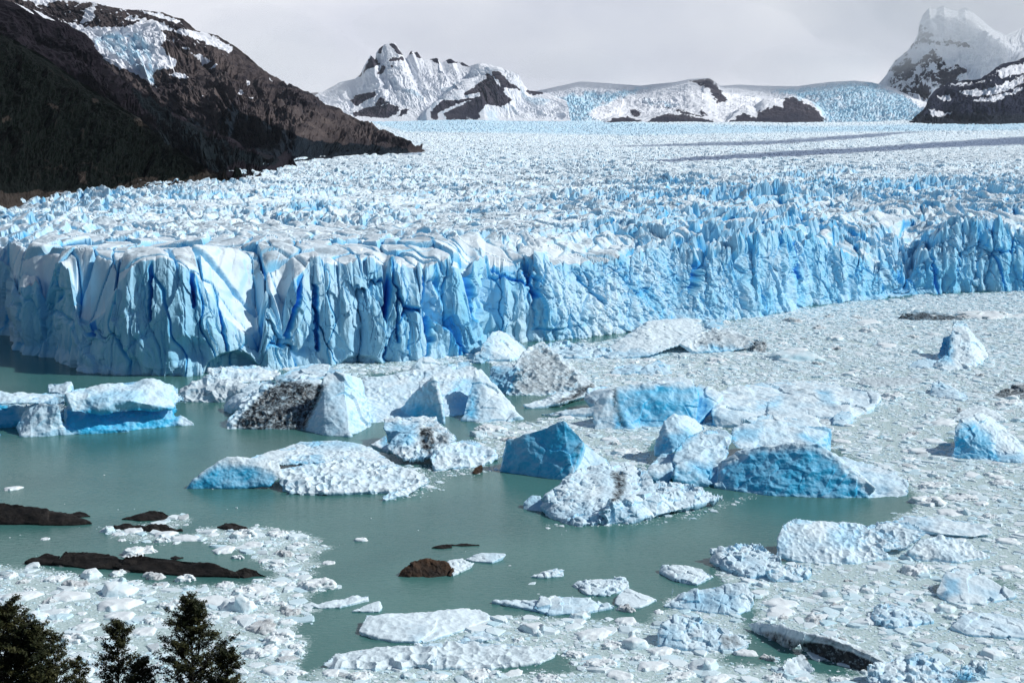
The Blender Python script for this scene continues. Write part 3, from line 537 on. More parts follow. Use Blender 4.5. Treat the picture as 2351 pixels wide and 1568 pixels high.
M2_SNOWIN = [[(860, 600), (990, 520), (1000, 545), (900, 600)], [(700, 690), (800, 670), (950, 640), (960, 665), (800, 690)], [(620, 800), (800, 715), (900, 690), (820, 730), (690, 790)], [(1030, 510), (1100, 580), (1110, 600), (1080, 590)], [(85, 745), (200, 700), (210, 720), (110, 770)]]
def a_m2(px, py, t, nz, q):
    jx, jy = jit(px, py, 2.2, 7, 33)
    r = pm(jx, jy, M2_ROCK, 4.5, K3, O2) - pm(jx, jy, M2_SNOWIN, 3.5, K3, O2) + 0.12 * q['fine']
    ic = 0.5 * sstep(0.05, 0.6, q['f'] + 0.5 * q['g']) * sstep(150, 210, py)
    return {'veg': np.zeros_like(t), 'snow': np.clip(1 - r + 0.25 * q['fine'] * r, 0, 1), 'ice': ic}
loft('snowy_mountain', [(560, 275, 15500), (640, 235, 15000), (700, 215, 14800), (740, 212, 14700), (780, 190, 14600), (815, 182, 14500), (828, 172, 14500), (836, 152, 14500), (851, 127, 14500), (866, 143, 14500), (870, 113, 14600), (884, 102, 14600), (905, 99, 14600), (918, 116, 14600), (926, 130, 14600), (932, 136, 14600), (944, 117, 14600), (950, 122, 14600), (957, 120, 14600), (970, 137, 14500), (986, 137, 14500), (1004, 133, 14500), (1010, 145, 14500), (1034, 135, 14500), (1046, 143, 14500), (1058, 142, 14500), (1076, 153, 14400), (1102, 146, 14300), (1122, 149, 14200), (1140, 160, 14200), (1170, 186, 14100), (1195, 204, 14000), (1215, 209, 14000), (1250, 213, 14000), (1300, 232, 13900)],
     [(600, 276, 13300), (780, 274, 13200), (950, 274, 13200), (1130, 275, 13200), (1310, 277, 13300)], M_SNOWMT, 620, 200, 0.05, 0.045, 171, a_m2, crest=0.12,
     bumps=[([(980, 270), (1040, 225), (1110, 165), (1180, 190), (1200, 215), (1110, 270)], 160, 22)])
IF_ROCK = [[(1388, 292), (1392, 281), (1410, 272), (1440, 268), (1480, 282), (1512, 266), (1530, 262), (1567, 263), (1605, 272), (1640, 278), (1668, 292)], [(1672, 292), (1677, 278), (1710, 260), (1737, 273), (1740, 257), (1784, 243), (1797, 248), (1800, 228), (1822, 223), (1867, 246), (1884, 262), (1893, 278), (1880, 292)],
           [(1578, 186), (1600, 183), (1632, 182), (1650, 200), (1672, 232), (1645, 238), (1628, 204)], [(1444, 252), (1460, 250), (1475, 265), (1455, 270)], [(1605, 252), (1618, 255), (1625, 265), (1610, 266)], [(1520, 245), (1560, 252), (1620, 270), (1570, 262)]]
IF_ICE = [[(1100, 280), (1150, 250), (1230, 222), (1330, 215), (1420, 208), (1500, 202), (1440, 222), (1380, 240), (1350, 262), (1390, 284), (1100, 292)], [(1880, 295), (1895, 268), (1860, 235), (1770, 210), (1830, 202), (1900, 192), (1990, 186), (2060, 210), (2120, 250), (2150, 290)], [(1475, 230), (1560, 240), (1540, 245), (1480, 236)]]
def a_fall(px, py, t, nz, q):
    jx, jy = jit(px, py, 3, 9, 43); kx, ky = jit(px, py, 8, 25, 47)
    r = pm(jx, jy, IF_ROCK, 6.0)
    return {'veg': np.zeros_like(t), 'snow': np.clip(1 - 1.0 * r + 0.9 * (q['fine'] + 0.05) * r * sstep(290, 240, py), 0, 1), 'ice': pm(kx, ky, IF_ICE, 7) * (0.7 + 0.6 * q['fine'])}
loft('icefall_slope', [(1060, 262, 17500), (1130, 238, 17500), (1210, 214, 17500), (1260, 204, 17500), (1330, 188, 17800), (1400, 192, 17800), (1470, 198, 17500), (1550, 190, 17000), (1580, 183, 16800), (1627, 181, 16800), (1652, 198, 16800), (1700, 195, 17000), (1760, 198, 17300), (1830, 199, 17500), (1900, 190, 17500), (1960, 186, 17500), (2000, 190, 17500), (2060, 205, 17500), (2140, 235, 17000)],
     [(1060, 284, 13300), (1350, 288, 13000), (1500, 292, 12800), (1800, 293, 12800), (1900, 292, 12800), (2150, 290, 12800)], M_SNOWMT, 520, 170, 0.022, 0.012, 191, a_fall, stretch=1.2, crest=0.1, cells=(46.0, 30.0, IF_ICE),
     bumps=[(IF_ROCK[0], 60, 12), (IF_ROCK[1], 90, 14), (IF_ROCK[2], 15, 10)])
PK_ROCK = [[(2040, 190), (2055, 140), (2085, 118), (2100, 150), (2140, 110), (2190, 160), (2150, 200), (2130, 230), (2070, 215)], [(2025, 210), (2020, 198), (2060, 200), (2062, 222), (2035, 225)], [(2150, 220), (2170, 170), (2190, 145), (2230, 160), (2200, 180), (2180, 215)], [(2085, 120), (2115, 60), (2150, 90), (2210, 95), (2230, 110), (2130, 100)]]
def a_peak(px, py, t, nz, q):
    jx, jy = jit(px, py, 6, 14, 53)
    r = pm(jx, jy, PK_ROCK, 8)
    return {'veg': np.zeros_like(t), 'snow': np.clip(1.0 - r * (0.66 - 1.3 * q['g'] - 0.5 * q['fine']) - 0.2 * sstep(0.7, 0.4, nz), 0, 1), 'ice': np.zeros_like(t)}
loft('mountain_peak', [(1960, 240, 19000), (2017, 196, 19000), (2030, 180, 19000), (2055, 140, 19000), (2085, 116, 19000), (2105, 90, 19000), (2112, 62, 19000), (2119, 35, 19000), (2133, 18, 19000), (2150, 21, 19000), (2167, 14, 19000), (2186, 22, 19000), (2200, 26, 19000), (2216, 19, 19000), (2235, 30, 19000), (2254, 46, 19200), (2280, 68, 19400), (2310, 82, 19600), (2350, 64, 20000), (2420, 50, 20000), (2560, 120, 20000)],
     [(1960, 262, 16500), (2120, 262, 16300), (2250, 262, 16300), (2560, 262, 16300)], M_SNOWMT, 520, 220, 0.045, 0.075, 211, a_peak, crest=0.12)
NV_SNOW = [[(2170, 195), (2240, 190), (2260, 185), (2190, 200)], [(2200, 212), (2270, 205), (2351, 175), (2351, 190), (2290, 215), (2230, 222)], [(2150, 222), (2180, 218), (2185, 230), (2155, 232)], [(2130, 250), (2160, 255), (2190, 262), (2140, 268)], [(2290, 162), (2351, 145), (2500, 100), (2500, 140), (2300, 180)], [(2230, 235), (2250, 226), (2280, 224), (2350, 200), (2350, 206), (2290, 232)]]
def a_navy(px, py, t, nz, q):
    jx, jy = jit(px, py, 5, 12, 63)
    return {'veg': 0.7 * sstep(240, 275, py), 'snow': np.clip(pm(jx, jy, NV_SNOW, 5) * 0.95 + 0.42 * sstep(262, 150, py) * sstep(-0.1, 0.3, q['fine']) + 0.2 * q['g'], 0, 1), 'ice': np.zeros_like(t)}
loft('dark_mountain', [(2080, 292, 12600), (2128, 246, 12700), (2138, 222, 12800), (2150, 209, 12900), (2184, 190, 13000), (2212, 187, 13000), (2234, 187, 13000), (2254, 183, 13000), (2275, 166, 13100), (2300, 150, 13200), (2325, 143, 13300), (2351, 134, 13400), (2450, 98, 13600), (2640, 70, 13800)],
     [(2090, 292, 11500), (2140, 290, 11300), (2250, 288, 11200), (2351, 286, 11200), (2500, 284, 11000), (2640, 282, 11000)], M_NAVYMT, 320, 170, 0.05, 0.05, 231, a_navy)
print('mountains', time.time() - T0)

# ------------------------------------------------------------------ icebergs and rocks
def hull_bm(bm, pts):
    vs = [bm.verts.new(p) for p in pts]
    r = bmesh.ops.convex_hull(bm, input=vs)
    gone = [v for v in vs if v.is_valid and not v.link_faces]
    bmesh.ops.delete(bm, geom=gone, context='VERTS')
def voxel_shape(hulls, voxel, smooth):
    """union of convex blocks as one closed skin"""
    bm = bmesh.new()
    for h in hulls: hull_bm(bm, h)
    me = bpy.data.meshes.new('blocks'); bm.to_mesh(me); bm.free()
    o = bpy.data.objects.new('blocks', me); COL.objects.link(o)
    m = o.modifiers.new('r', 'REMESH'); m.mode = 'VOXEL'; m.voxel_size = voxel; m.adaptivity = 0
    if smooth:
        q = o.modifiers.new('s', 'SMOOTH'); q.iterations = smooth; q.factor = 0.5
    dg = bpy.context.evaluated_depsgraph_get(); dg.update()
    e = o.evaluated_get(dg).to_mesh()
    V = np.empty(len(e.vertices) * 3, np.float32); e.vertices.foreach_get('co', V); V = V.reshape(-1, 3)
    F = np.empty(len(e.loops), np.int32); e.loops.foreach_get('vertex_index', F); F = F.reshape(-1, 4)
    bpy.data.objects.remove(o); bpy.data.meshes.remove(me)
    return V, F
def vnormals(V, F):
    a = V[F[:, 2]] - V[F[:, 0]]; b = V[F[:, 3]] - V[F[:, 1]]; n = np.cross(a, b); N = np.zeros_like(V)
    for k in range(4): 
        for c in range(3): N[:, c] += np.bincount(F[:, k], n[:, c], len(V))
    return N / (np.linalg.norm(N, axis=1, keepdims=True) + 1e-9)
def style(V, F, N, styles, seed, px=None, py=None):
    """styles: (kind, cell size in metres, amplitude in metres[, outline it is limited to])"""
    D = np.zeros(len(V), np.float32)
    for i, s in enumerate(styles):
        k, sc, am = s[:3]; m = polymask(px, py, s[3], 6) if len(s) > 3 and px is not None else 1.0
        if isinstance(sc, tuple): Q = V / np.array(sc)
        else: Q = V / sc
        sd_ = seed * 13 + i * 3
        if k == 'fbm': d = fbm3(Q, 4, sd_)
        elif k == 'ridge': d = 1 - 2.2 * np.abs(fbm3(Q, 3, sd_))
        elif k == 'cups': W = Q + 0.25 * np.stack([vn3(Q[:, 0], Q[:, 1], Q[:, 2], sd_ + 1)] * 3, 1); f1, f2, c, _ = voro3(W, sd_); d = np.minimum(f1, 0.75) ** 2 * 2.0 - 0.55 + 0.35 * (c - 0.5)
        elif k == 'rubble': f1, f2, c, _ = voro3(Q, sd_); dd = _; d = (0.5 - f1 * f1) * 0.45 + (c - 0.42) * 0.9 + ((c * 7.3) % 1 - 0.5) * dd[:, 0] * 1.3 + ((c * 3.1) % 1 - 0.5) * dd[:, 2] * 1.3 + ((c * 11.7) % 1 - 0.5) * dd[:, 1] * 1.3
        elif k == 'facet': f1, f2, c, dd = voro3(Q + 0.12 * np.stack([vn3(Q[:, 0] * 2, Q[:, 1] * 2, Q[:, 2] * 2, sd_ + 1)] * 3, 1), sd_); d = (c - 0.5) * 1.2 + ((c * 7.3) % 1 - 0.5) * dd[:, 0] * 1.6 + ((c * 3.1) % 1 - 0.5) * dd[:, 2] * 1.6 + ((c * 11.7) % 1 - 0.5) * dd[:, 1] * 1.6 - 0.06 * (1 - sstep(0, 0.08, f2 - f1))
        if k in ('cups', 'rubble') and am > 0.3:
            g_ = Q / 5.0; d = d * np.clip(0.62 + 1.25 * vn3(g_[:, 0], g_[:, 1], g_[:, 2], sd_ + 2), 0.08, 1.25)
        D += am * d * m
    return V + N * D[:, None], D
def water_pts(pts, deep=2.5):
    out = []
    for px, py, pb in pts:
        p = np.array(pt(px, py, pb), float); out.append(p)
        if pb - py < 6: out.append(p + np.array([0, 0, -p[2] - deep]))
    zs = [p[2] for p in out]
    if min(zs) > -1: pass
    return out
NBERG = [0]
def berg(label, hulls, styles, blue=0.25, blues=(), dirts_shades=(), voxel=None, smooth=3, name='iceberg', cat='iceberg', group=None, mat=None, crustup=0.3, squash=1.0):
    """one iceberg from measured blocks: each block is a list of (px, py, foot row)"""
    NBERG[0] += 1; seed = NBERG[0]
    H = [water_pts(h) for h in hulls]
    allp = np.concatenate(H); ymid = float(np.median(allp[:, 1]))
    vx = voxel or max(0.16, 0.62 * ymid / 1407.0)
    V, F = voxel_shape(H, vx, smooth)
    V = V.astype(np.float64); px, py = proj(V)
    N = vnormals(V, F)
    V, D = style(V, F, N, styles, seed, px, py)
    N = vnormals(V, F); px, py = proj(V)
    n1 = fbm3(V / 7.0, 3, seed + 500); n2 = fbm3(V / 2.2, 3, seed + 600)
    B = blue + 0.12 - crustup * sstep(0.1, 0.8, N[:, 2]) + 0.18 * n1
    for poly, k in blues: B = B + k * polymask(px + 6 * n2 + 9 * n1, py + 8 * n1, poly, 11)
    Dt = np.zeros(len(V))
    for poly, k in dirts_shades: Dt = np.maximum(Dt, k * polymask(px + 6 * n2, py + 6 * n1, poly, 7) * np.clip(0.92 + 0.45 * n2, 0, 1.2))
    c = np.array([V[:, 0].mean(), V[:, 1].mean(), 0.0])
    me = mesh_np(name, V - c, F, mat or M_BERG, {'blue': np.clip(B, -0.5, 1.3), 'dirt': np.clip(Dt, 0, 1)}, True)  # 'dirt' also carries the painted shadow on the long slab's black face
    o = link(name, me, None, c); tag(o, label, cat, group); return o

# big berg on the far left: flat roof, overhanging blue side
berg('flat-topped iceberg with a deep blue undercut side, floating below the shaded cliff corner',
     [[(150, 905, 992), (170, 893, 985), (200, 890, 978), (280, 889, 975), (300, 873, 970), (350, 871, 966), (392, 880, 962), (410, 893, 962), (412, 925, 968), (400, 940, 978), (280, 946, 990), (200, 950, 995), (165, 945, 996), (300, 920, 990)],
      [(150, 930, 986), (200, 925, 985), (395, 915, 968), (402, 965, 976), (150, 990, 994), (200, 995, 996), (300, 987, 988), (385, 979, 980), (400, 940, 950), (150, 940, 960)],
      [(-60, 905, 985), (0, 900, 980), (60, 906, 975), (150, 904, 970), (150, 925, 985), (40, 925, 992), (-60, 930, 996)],
      [(-60, 925, 975), (150, 920, 970), (160, 960, 975), (-60, 980, 985)], [(60, 930, 985), (100, 925, 990), (135, 935, 995), (50, 1002, 1002), (110, 1002, 1002), (150, 997, 997), (40, 975, 992), (150, 975, 992)], [(-70, 960, 997), (-20, 985, 998), (10, 998, 999), (-70, 1004, 1004)],
      [(108, 880, 955), (125, 877, 955), (163, 878, 955), (170, 895, 958), (150, 905, 965), (110, 900, 962), (110, 940, 950), (165, 940, 950)],
      [(400, 900, 958), (425, 905, 955), (430, 925, 955), (400, 930, 960)],
      [(380, 972, 979), (415, 950, 972), (428, 958, 973), (446, 973, 976), (410, 977, 978), (400, 955, 968)], [(130, 985, 998), (290, 985, 992), (300, 989, 991), (140, 998, 999)]],
     [('fbm', 9, 1.3), ('cups', 6.5, 1.2), ('fbm', 2.5, 0.35)], 0.35, [([(150, 945), (410, 935), (410, 965), (380, 985), (200, 1000), (150, 990)], 0.75), ([(200, 900), (340, 890), (330, 925), (200, 935)], 0.25), ([(-60, 925), (30, 930), (55, 970), (20, 995), (-60, 1000)], 0.6)],
     [([(132, 915), (150, 905), (155, 935), (135, 950)], 0.55), ([(50, 926), (120, 926), (115, 936), (50, 934)], 0.4)], smooth=4)
# grey-white bumpy berg behind it
berg('low grey-white pitted iceberg in front of the cave in the cliff',
     [[(478, 848, 905), (520, 842, 895), (590, 839, 888), (600, 850, 892), (640, 850, 890), (650, 870, 905), (560, 880, 915), (480, 880, 912)],
      [(415, 895, 915), (440, 880, 915), (470, 868, 912), (540, 870, 915), (580, 890, 922), (420, 922, 922), (480, 924, 924), (590, 923, 923), (640, 905, 918)]],
     [('fbm', 7, 1.4), ('cups', 4.5, 1.3), ('rubble', 3, 0.4)], 0.12, [([(480, 845), (600, 840), (600, 870), (480, 870)], 0.2)], [([(420, 880), (580, 890), (580, 925), (415, 925)], 0.22), ([(440, 895), (500, 905), (480, 915), (430, 905)], 0.4)])
# the large berg with the black pitted flank
berg('largest iceberg, its black pitted flank joined to a smooth pyramid and tall fins',
     [[(690, 985, 985), (705, 960, 984), (740, 865, 975), (762, 851, 972), (790, 862, 974), (795, 890, 975), (810, 905, 978), (802, 1003, 1003), (750, 1000, 1000), (855, 979, 979), (845, 950, 974), (830, 870, 955), (800, 950, 940)],
      [(520, 985, 985), (560, 985, 985), (700, 986, 986), (545, 945, 975), (590, 905, 962), (625, 880, 948), (650, 868, 940), (720, 872, 945), (760, 880, 950), (700, 950, 978), (520, 960, 978)],
      [(625, 870, 925), (665, 850, 912), (690, 843, 905), (720, 836, 900), (745, 833, 898), (770, 842, 905), (790, 855, 915), (700, 880, 940), (640, 890, 935)],
      [(515, 928, 940), (540, 905, 938), (580, 895, 935), (620, 880, 930), (640, 895, 945), (560, 930, 958), (520, 940, 945)], [(550, 895, 930), (575, 880, 922), (620, 872, 918), (640, 885, 930), (560, 910, 935)],
      [(800, 880, 935), (848, 866, 930), (950, 850, 920), (1077, 830, 905), (1085, 845, 910), (1100, 850, 915), (850, 960, 968), (900, 960, 962), (830, 975, 975), (1090, 950, 950), (960, 950, 958)],
      [(985, 880, 962), (995, 866, 962), (1003, 864, 961), (1010, 900, 962), (1016, 950, 972), (1019, 972, 973), (960, 955, 956), (900, 952, 955), (930, 930, 950)],
      [(1088, 850, 940), (1103, 846, 935), (1115, 860, 940), (1160, 968, 969), (1120, 970, 970), (1060, 966, 966), (1075, 920, 955), (1200, 962, 962), (1180, 940, 958), (1150, 900, 945), (1110, 950, 935)],
      [(1130, 940, 955), (1165, 930, 955), (1206, 960, 961), (1190, 955, 965), (1150, 968, 968)]],
     [('fbm', 12, 1.0), ('facet', 14, 0.8), ('cups', 2.5, 1.7, [(515, 985), (540, 930), (600, 885), (660, 868), (752, 880), (700, 990)]), ('rubble', 3.6, 1.2, [(515, 940), (640, 860), (760, 835), (700, 880), (600, 900)]), ('cups', 2.2, 0.55, [(830, 870), (1080, 830), (1110, 960), (830, 980)]), ('fbm', 2, 0.25)],
     0.30, [([(935, 930), (1000, 925), (1012, 970), (900, 960)], 0.5), ([(1040, 870), (1100, 870), (1100, 960), (1030, 960)], 0.3), ([(690, 985), (770, 860), (800, 880), (790, 1000)], 0.15), ([(1075, 910), (1085, 910), (1090, 960), (1075, 960)], 0.5)],
     [([(535, 978), (575, 930), (610, 893), (650, 874), (748, 882), (700, 988), (576, 988)], 0.92), ([(620, 870), (650, 850), (660, 880), (630, 890)], 0.45), ([(700, 845), (760, 835), (800, 850), (720, 860)], 0.22)])
berg('small smooth white ice pyramid behind the saddle of the largest iceberg',
     [[(935, 856, 858), (955, 835, 856), (965, 820, 852), (985, 818, 850), (1000, 825, 850), (1025, 850, 856), (975, 857, 860)]], [('facet', 5, 0.5), ('fbm', 3, 0.2)], 0.2, [([(930, 860), (965, 820), (965, 860)], 0.3)])
# low berg in the middle of the water
berg('long low iceberg with a smooth blue snout and a white pitted end',
     [[(425, 1122, 1122), (440, 1108, 1120), (470, 1080, 1117), (520, 1048, 1112), (560, 1050, 1110), (640, 1062, 1110), (650, 1090, 1118), (560, 1052, 1085), (620, 1115, 1122), (520, 1119, 1119)],
      [(540, 1060, 1095), (650, 1030, 1062), (690, 1015, 1050), (770, 1010, 1045), (830, 1020, 1048), (860, 1030, 1055), (900, 1060, 1090), (700, 1060, 1095), (600, 1070, 1100)],
      [(640, 1075, 1110), (800, 1055, 1085), (900, 1060, 1090), (960, 1085, 1105), (990, 1105, 1115), (960, 1118, 1124), (900, 1128, 1132), (740, 1130, 1138), (670, 1132, 1135), (640, 1112, 1125)],
      [(875, 1138, 1148), (900, 1128, 1142), (960, 1108, 1126), (972, 1112, 1128), (960, 1124, 1134), (885, 1147, 1150)]],
     [('fbm', 7, 0.7), ('cups', 2.5, 1.3, [(650, 1140), (640, 1080), (800, 1050), (1000, 1090), (1000, 1130), (880, 1150)]), ('cups', 2.0, 0.5, [(600, 1070), (700, 1010), (900, 1030), (960, 1090), (700, 1110)]), ('fbm', 1.6, 0.2)],
     0.22, [([(425, 1125), (470, 1085), (530, 1070), (620, 1080), (650, 1125)], 0.7), ([(660, 1055), (740, 1045), (735, 1065), (670, 1070)], 0.45), ([(700, 1012), (830, 1010), (830, 1030), (720, 1030)], 0.3)], [([(630, 1100), (655, 1090), (660, 1125), (640, 1125)], 0.3)])
berg('craggy grey iceberg with a black cleft and a blue block at its back',
     [[(880, 985, 1025), (882, 962, 1010), (920, 957, 1005), (1000, 956, 1002), (1010, 975, 1010), (1000, 1000, 1035), (890, 1018, 1028), (960, 1020, 1030)],
      [(885, 1030, 1052), (905, 1005, 1045), (960, 985, 1035), (985, 965, 1020), (1010, 970, 1022), (1030, 985, 1030), (1050, 1010, 1045), (1000, 1050, 1065), (930, 1060, 1068)],
      [(985, 1050, 1072), (1010, 1020, 1058), (1060, 1010, 1045), (1100, 1020, 1045), (1130, 1030, 1050), (1142, 1050, 1056), (1110, 1065, 1070), (1020, 1076, 1080), (1000, 1078, 1082)],
      [(850, 1020, 1040), (885, 1000, 1030), (900, 1040, 1050), (860, 1036, 1042)]],
     [('fbm', 7, 1.2), ('cups', 3.2, 1.5, [(885, 1080), (885, 1030), (960, 985), (1150, 1000), (1150, 1090)]), ('rubble', 2.5, 0.5), ('fbm', 1.5, 0.2)],
     0.22, [([(878, 975), (960, 970), (950, 1020), (880, 1030)], 0.5), ([(1060, 1010), (1110, 1030), (1100, 1050), (1050, 1040)], 0.15)], [([(965, 985), (992, 975), (1000, 1020), (985, 1045), (965, 1030)], 0.95), ([(1000, 995), (1025, 995), (1035, 1020), (1005, 1015)], 0.6), ([(940, 985), (1010, 975), (1020, 1000)], 0.3)])
# blue shark fin
berg('deep blue fin-shaped iceberg with a single sharp peak',
     [[(1150, 1082, 1082), (1155, 1045, 1075), (1165, 1012, 1076), (1200, 1005, 1078), (1235, 993, 1080), (1265, 980, 1082), (1293, 964, 1084), (1300, 968, 1084), (1340, 1010, 1090), (1345, 1030, 1085), (1310, 1104, 1104), (1240, 1095, 1095), (1290, 1040, 1045), (1330, 1060, 1060)],
      [(1330, 1010, 1078), (1345, 1020, 1075), (1390, 1055, 1082), (1400, 1070, 1085), (1310, 1100, 1102), (1320, 1080, 1098), (1380, 1085, 1092)]],
     [('fbm', 9, 0.8), ('facet', 11, 0.5), ('fbm', 2.5, 0.25)], 0.40, [([(1150, 1090), (1165, 1015), (1293, 964), (1340, 1010), (1310, 1104)], 0.50), ([(1240, 1000), (1300, 970), (1340, 1010), (1320, 1050), (1260, 1060)], 0.15)], [([(1318, 1020), (1342, 1010), (1330, 1050), (1318, 1060)], 0.4)], smooth=3)
berg('lumpy white rubble iceberg with a dirty cleft in its crown',
     [[(1245, 1165, 1175), (1255, 1140, 1170), (1290, 1100, 1155), (1330, 1078, 1140), (1380, 1070, 1125), (1440, 1062, 1118), (1480, 1080, 1130), (1500, 1110, 1150), (1480, 1170, 1190), (1400, 1195, 1203), (1330, 1204, 1208), (1270, 1185, 1190), (1340, 1140, 1140)],
      [(1400, 1150, 1195), (1480, 1110, 1150), (1540, 1120, 1150), (1600, 1135, 1155), (1660, 1140, 1152), (1640, 1150, 1160), (1560, 1170, 1180), (1480, 1190, 1198), (1380, 1203, 1206)],
      [(1500, 1110, 1145), (1560, 1112, 1140), (1620, 1125, 1145), (1560, 1150, 1160)]],
     [('fbm', 9, 1.3), ('rubble', 4.2, 1.9), ('rubble', 2.0, 0.7), ('fbm', 1.2, 0.15)], 0.30, [([(1250, 1180), (1330, 1150), (1500, 1150), (1480, 1190), (1330, 1205)], 0.12)], [([(1400, 1085), (1432, 1080), (1440, 1110), (1425, 1150), (1405, 1150), (1410, 1115)], 0.8)], smooth=2)
berg('little blue ice lump beside the lumpy rubble iceberg', [[(1201, 1168, 1168), (1203, 1150, 1164), (1220, 1137, 1160), (1240, 1138, 1160), (1250, 1155, 1166), (1245, 1174, 1174), (1215, 1171, 1171)]], [('rubble', 2.2, 0.5), ('fbm', 1.5, 0.2)], 0.5, smooth=1)
# great blue berg, right of the middle
berg('great blue iceberg with a long whale-backed wall above the dark water',
     [[(1640, 1115, 1120), (1650, 1065, 1105), (1690, 1040, 1106), (1745, 1024, 1112), (1800, 1022, 1116), (1855, 1022, 1120), (1880, 1022, 1122), (1920, 1045, 1126), (1960, 1075, 1130), (2010, 1120, 1141), (1800, 1030, 1085), (1900, 1040, 1095), (1990, 1143, 1143), (1850, 1141, 1141), (1760, 1137, 1137), (1700, 1125, 1126), (1850, 1070, 1065)],
      [(1910, 1042, 1082), (1960, 1062, 1092), (2000, 1068, 1095), (2050, 1085, 1108), (2085, 1105, 1120), (2088, 1130, 1136), (2060, 1142, 1142), (1990, 1143, 1143), (1960, 1100, 1120)],
      [(1545, 1060, 1100), (1550, 1030, 1090), (1580, 1000, 1075), (1620, 988, 1068), (1660, 985, 1065), (1680, 1000, 1070), (1675, 1030, 1085), (1640, 1085, 1110), (1645, 1112, 1116), (1590, 1090, 1100)],
      [(1505, 1045, 1060), (1510, 1010, 1056), (1525, 965, 1050), (1545, 948, 1046), (1575, 952, 1042), (1600, 965, 1030), (1620, 985, 1040), (1580, 1005, 1060), (1545, 1040, 1070)],
      [(1675, 1010, 1060), (1680, 985, 1045), (1730, 968, 1035), (1760, 962, 1030), (1810, 975, 1030), (1910, 985, 1032), (1912, 1000, 1036), (1908, 1035, 1045), (1860, 1025, 1060), (1690, 1030, 1070)],
      [(1478, 1085, 1100), (1495, 1062, 1090), (1520, 1042, 1080), (1550, 1040, 1080), (1565, 1050, 1085), (1540, 1075, 1095), (1500, 1100, 1104)], [(1480, 1085, 1108), (1510, 1068, 1102), (1540, 1065, 1100), (1546, 1090, 1108), (1530, 1110, 1112), (1490, 1100, 1110)],
      [(1546, 1100, 1118), (1550, 1070, 1112), (1575, 1058, 1105), (1600, 1075, 1108), (1630, 1080, 1110), (1636, 1110, 1118), (1600, 1118, 1119), (1560, 1117, 1118)],
      [(1480, 1095, 1102), (1640, 1100, 1106), (1640, 1075, 1080), (1520, 1060, 1065)]],
     [('fbm', 10, 1.0), ('facet', 14, 0.28), ('ridge', (9, 9, 5), 0.35), ('fbm', 2.6, 0.35), ('cups', 6, 1.5, [(1570, 1040), (1610, 995), (1670, 990), (1670, 1040), (1610, 1055)])],
     0.36, [([(1650, 1115), (1660, 1070), (1750, 1035), (1860, 1030), (1910, 1055), (1960, 1100), (2000, 1143), (1760, 1140)], 0.62), ([(1505, 1045), (1525, 990), (1580, 985), (1600, 1000), (1545, 1045)], 0.5), ([(1480, 1105), (1550, 1070), (1640, 1080), (1640, 1118), (1500, 1110)], 0.32), ([(1680, 985), (1750, 975), (1740, 1010), (1680, 1010)], 0.35), ([(1830, 1000), (1912, 992), (1908, 1035), (1860, 1025)], 0.35), ([(1560, 1060), (1640, 1060), (1640, 1100)], 0.4)],
     [([(1985, 1115), (2085, 1108), (2085, 1140), (1985, 1140)], 0.2), ([(1640, 1060), (1660, 1050), (1655, 1080)], 0.4), ([(1740, 965), (1780, 965), (1770, 985)], 0.3)], smooth=3)
# broad berg behind it
berg('broad flat iceberg with a sheer blue wall and smooth snowy back',
     [[(1365, 985, 985), (1362, 930, 975), (1405, 897, 972), (1415, 885, 970), (1500, 880, 968), (1555, 872, 966), (1600, 882, 964), (1605, 905, 966), (1500, 876, 945), (1570, 870, 942), (1600, 978, 978), (1530, 980, 980), (1440, 984, 984), (1500, 930, 930)],
      [(1340, 912, 940), (1345, 892, 935), (1400, 886, 930), (1410, 900, 945), (1370, 930, 950), (1350, 925, 945), (1375, 950, 950)],
      [(1590, 900, 950), (1605, 880, 940), (1640, 895, 945), (1660, 905, 950), (1640, 930, 962), (1600, 975, 976)],
      [(1640, 975, 980), (1632, 950, 975), (1645, 900, 935), (1700, 885, 920), (1760, 880, 910), (1870, 874, 900), (1900, 876, 902), (1950, 900, 915), (2015, 905, 925), (2022, 915, 930), (2015, 932, 938), (1985, 945, 950), (1920, 965, 968), (1890, 978, 980), (1780, 985, 988), (1700, 975, 984)],
      [(1240, 948, 952), (1300, 940, 950), (1370, 935, 955), (1375, 950, 958), (1260, 952, 956)], [(1700, 965, 985), (1760, 950, 975), (1870, 965, 978), (1900, 985, 988), (1800, 988, 990)]],
     [('fbm', 14, 1.6), ('facet', 18, 0.8), ('fbm', 5, 0.5), ('fbm', 2, 0.12)], 0.20,
     [([(1410, 985), (1415, 895), (1600, 885), (1640, 920), (1640, 978), (1440, 985)], 0.62), ([(1470, 890), (1590, 885), (1590, 895), (1470, 905)], 0.25), ([(1640, 950), (1790, 910), (1830, 900), (1790, 930), (1700, 960), (1650, 975)], 0.10), ([(1875, 895), (1910, 900), (1915, 930), (1880, 920)], 0.4), ([(1740, 925), (1790, 910), (1790, 935), (1740, 940)], 0.35)],
     [([(1408, 890), (1416, 890), (1425, 940), (1440, 980), (1425, 982), (1410, 940)], 0.6), ([(1345, 895), (1352, 915), (1375, 925), (1360, 930), (1345, 920)], 0.45), ([(1820, 892), (1850, 890), (1850, 900), (1825, 900)], 0.5)], smooth=5, crustup=0.25)
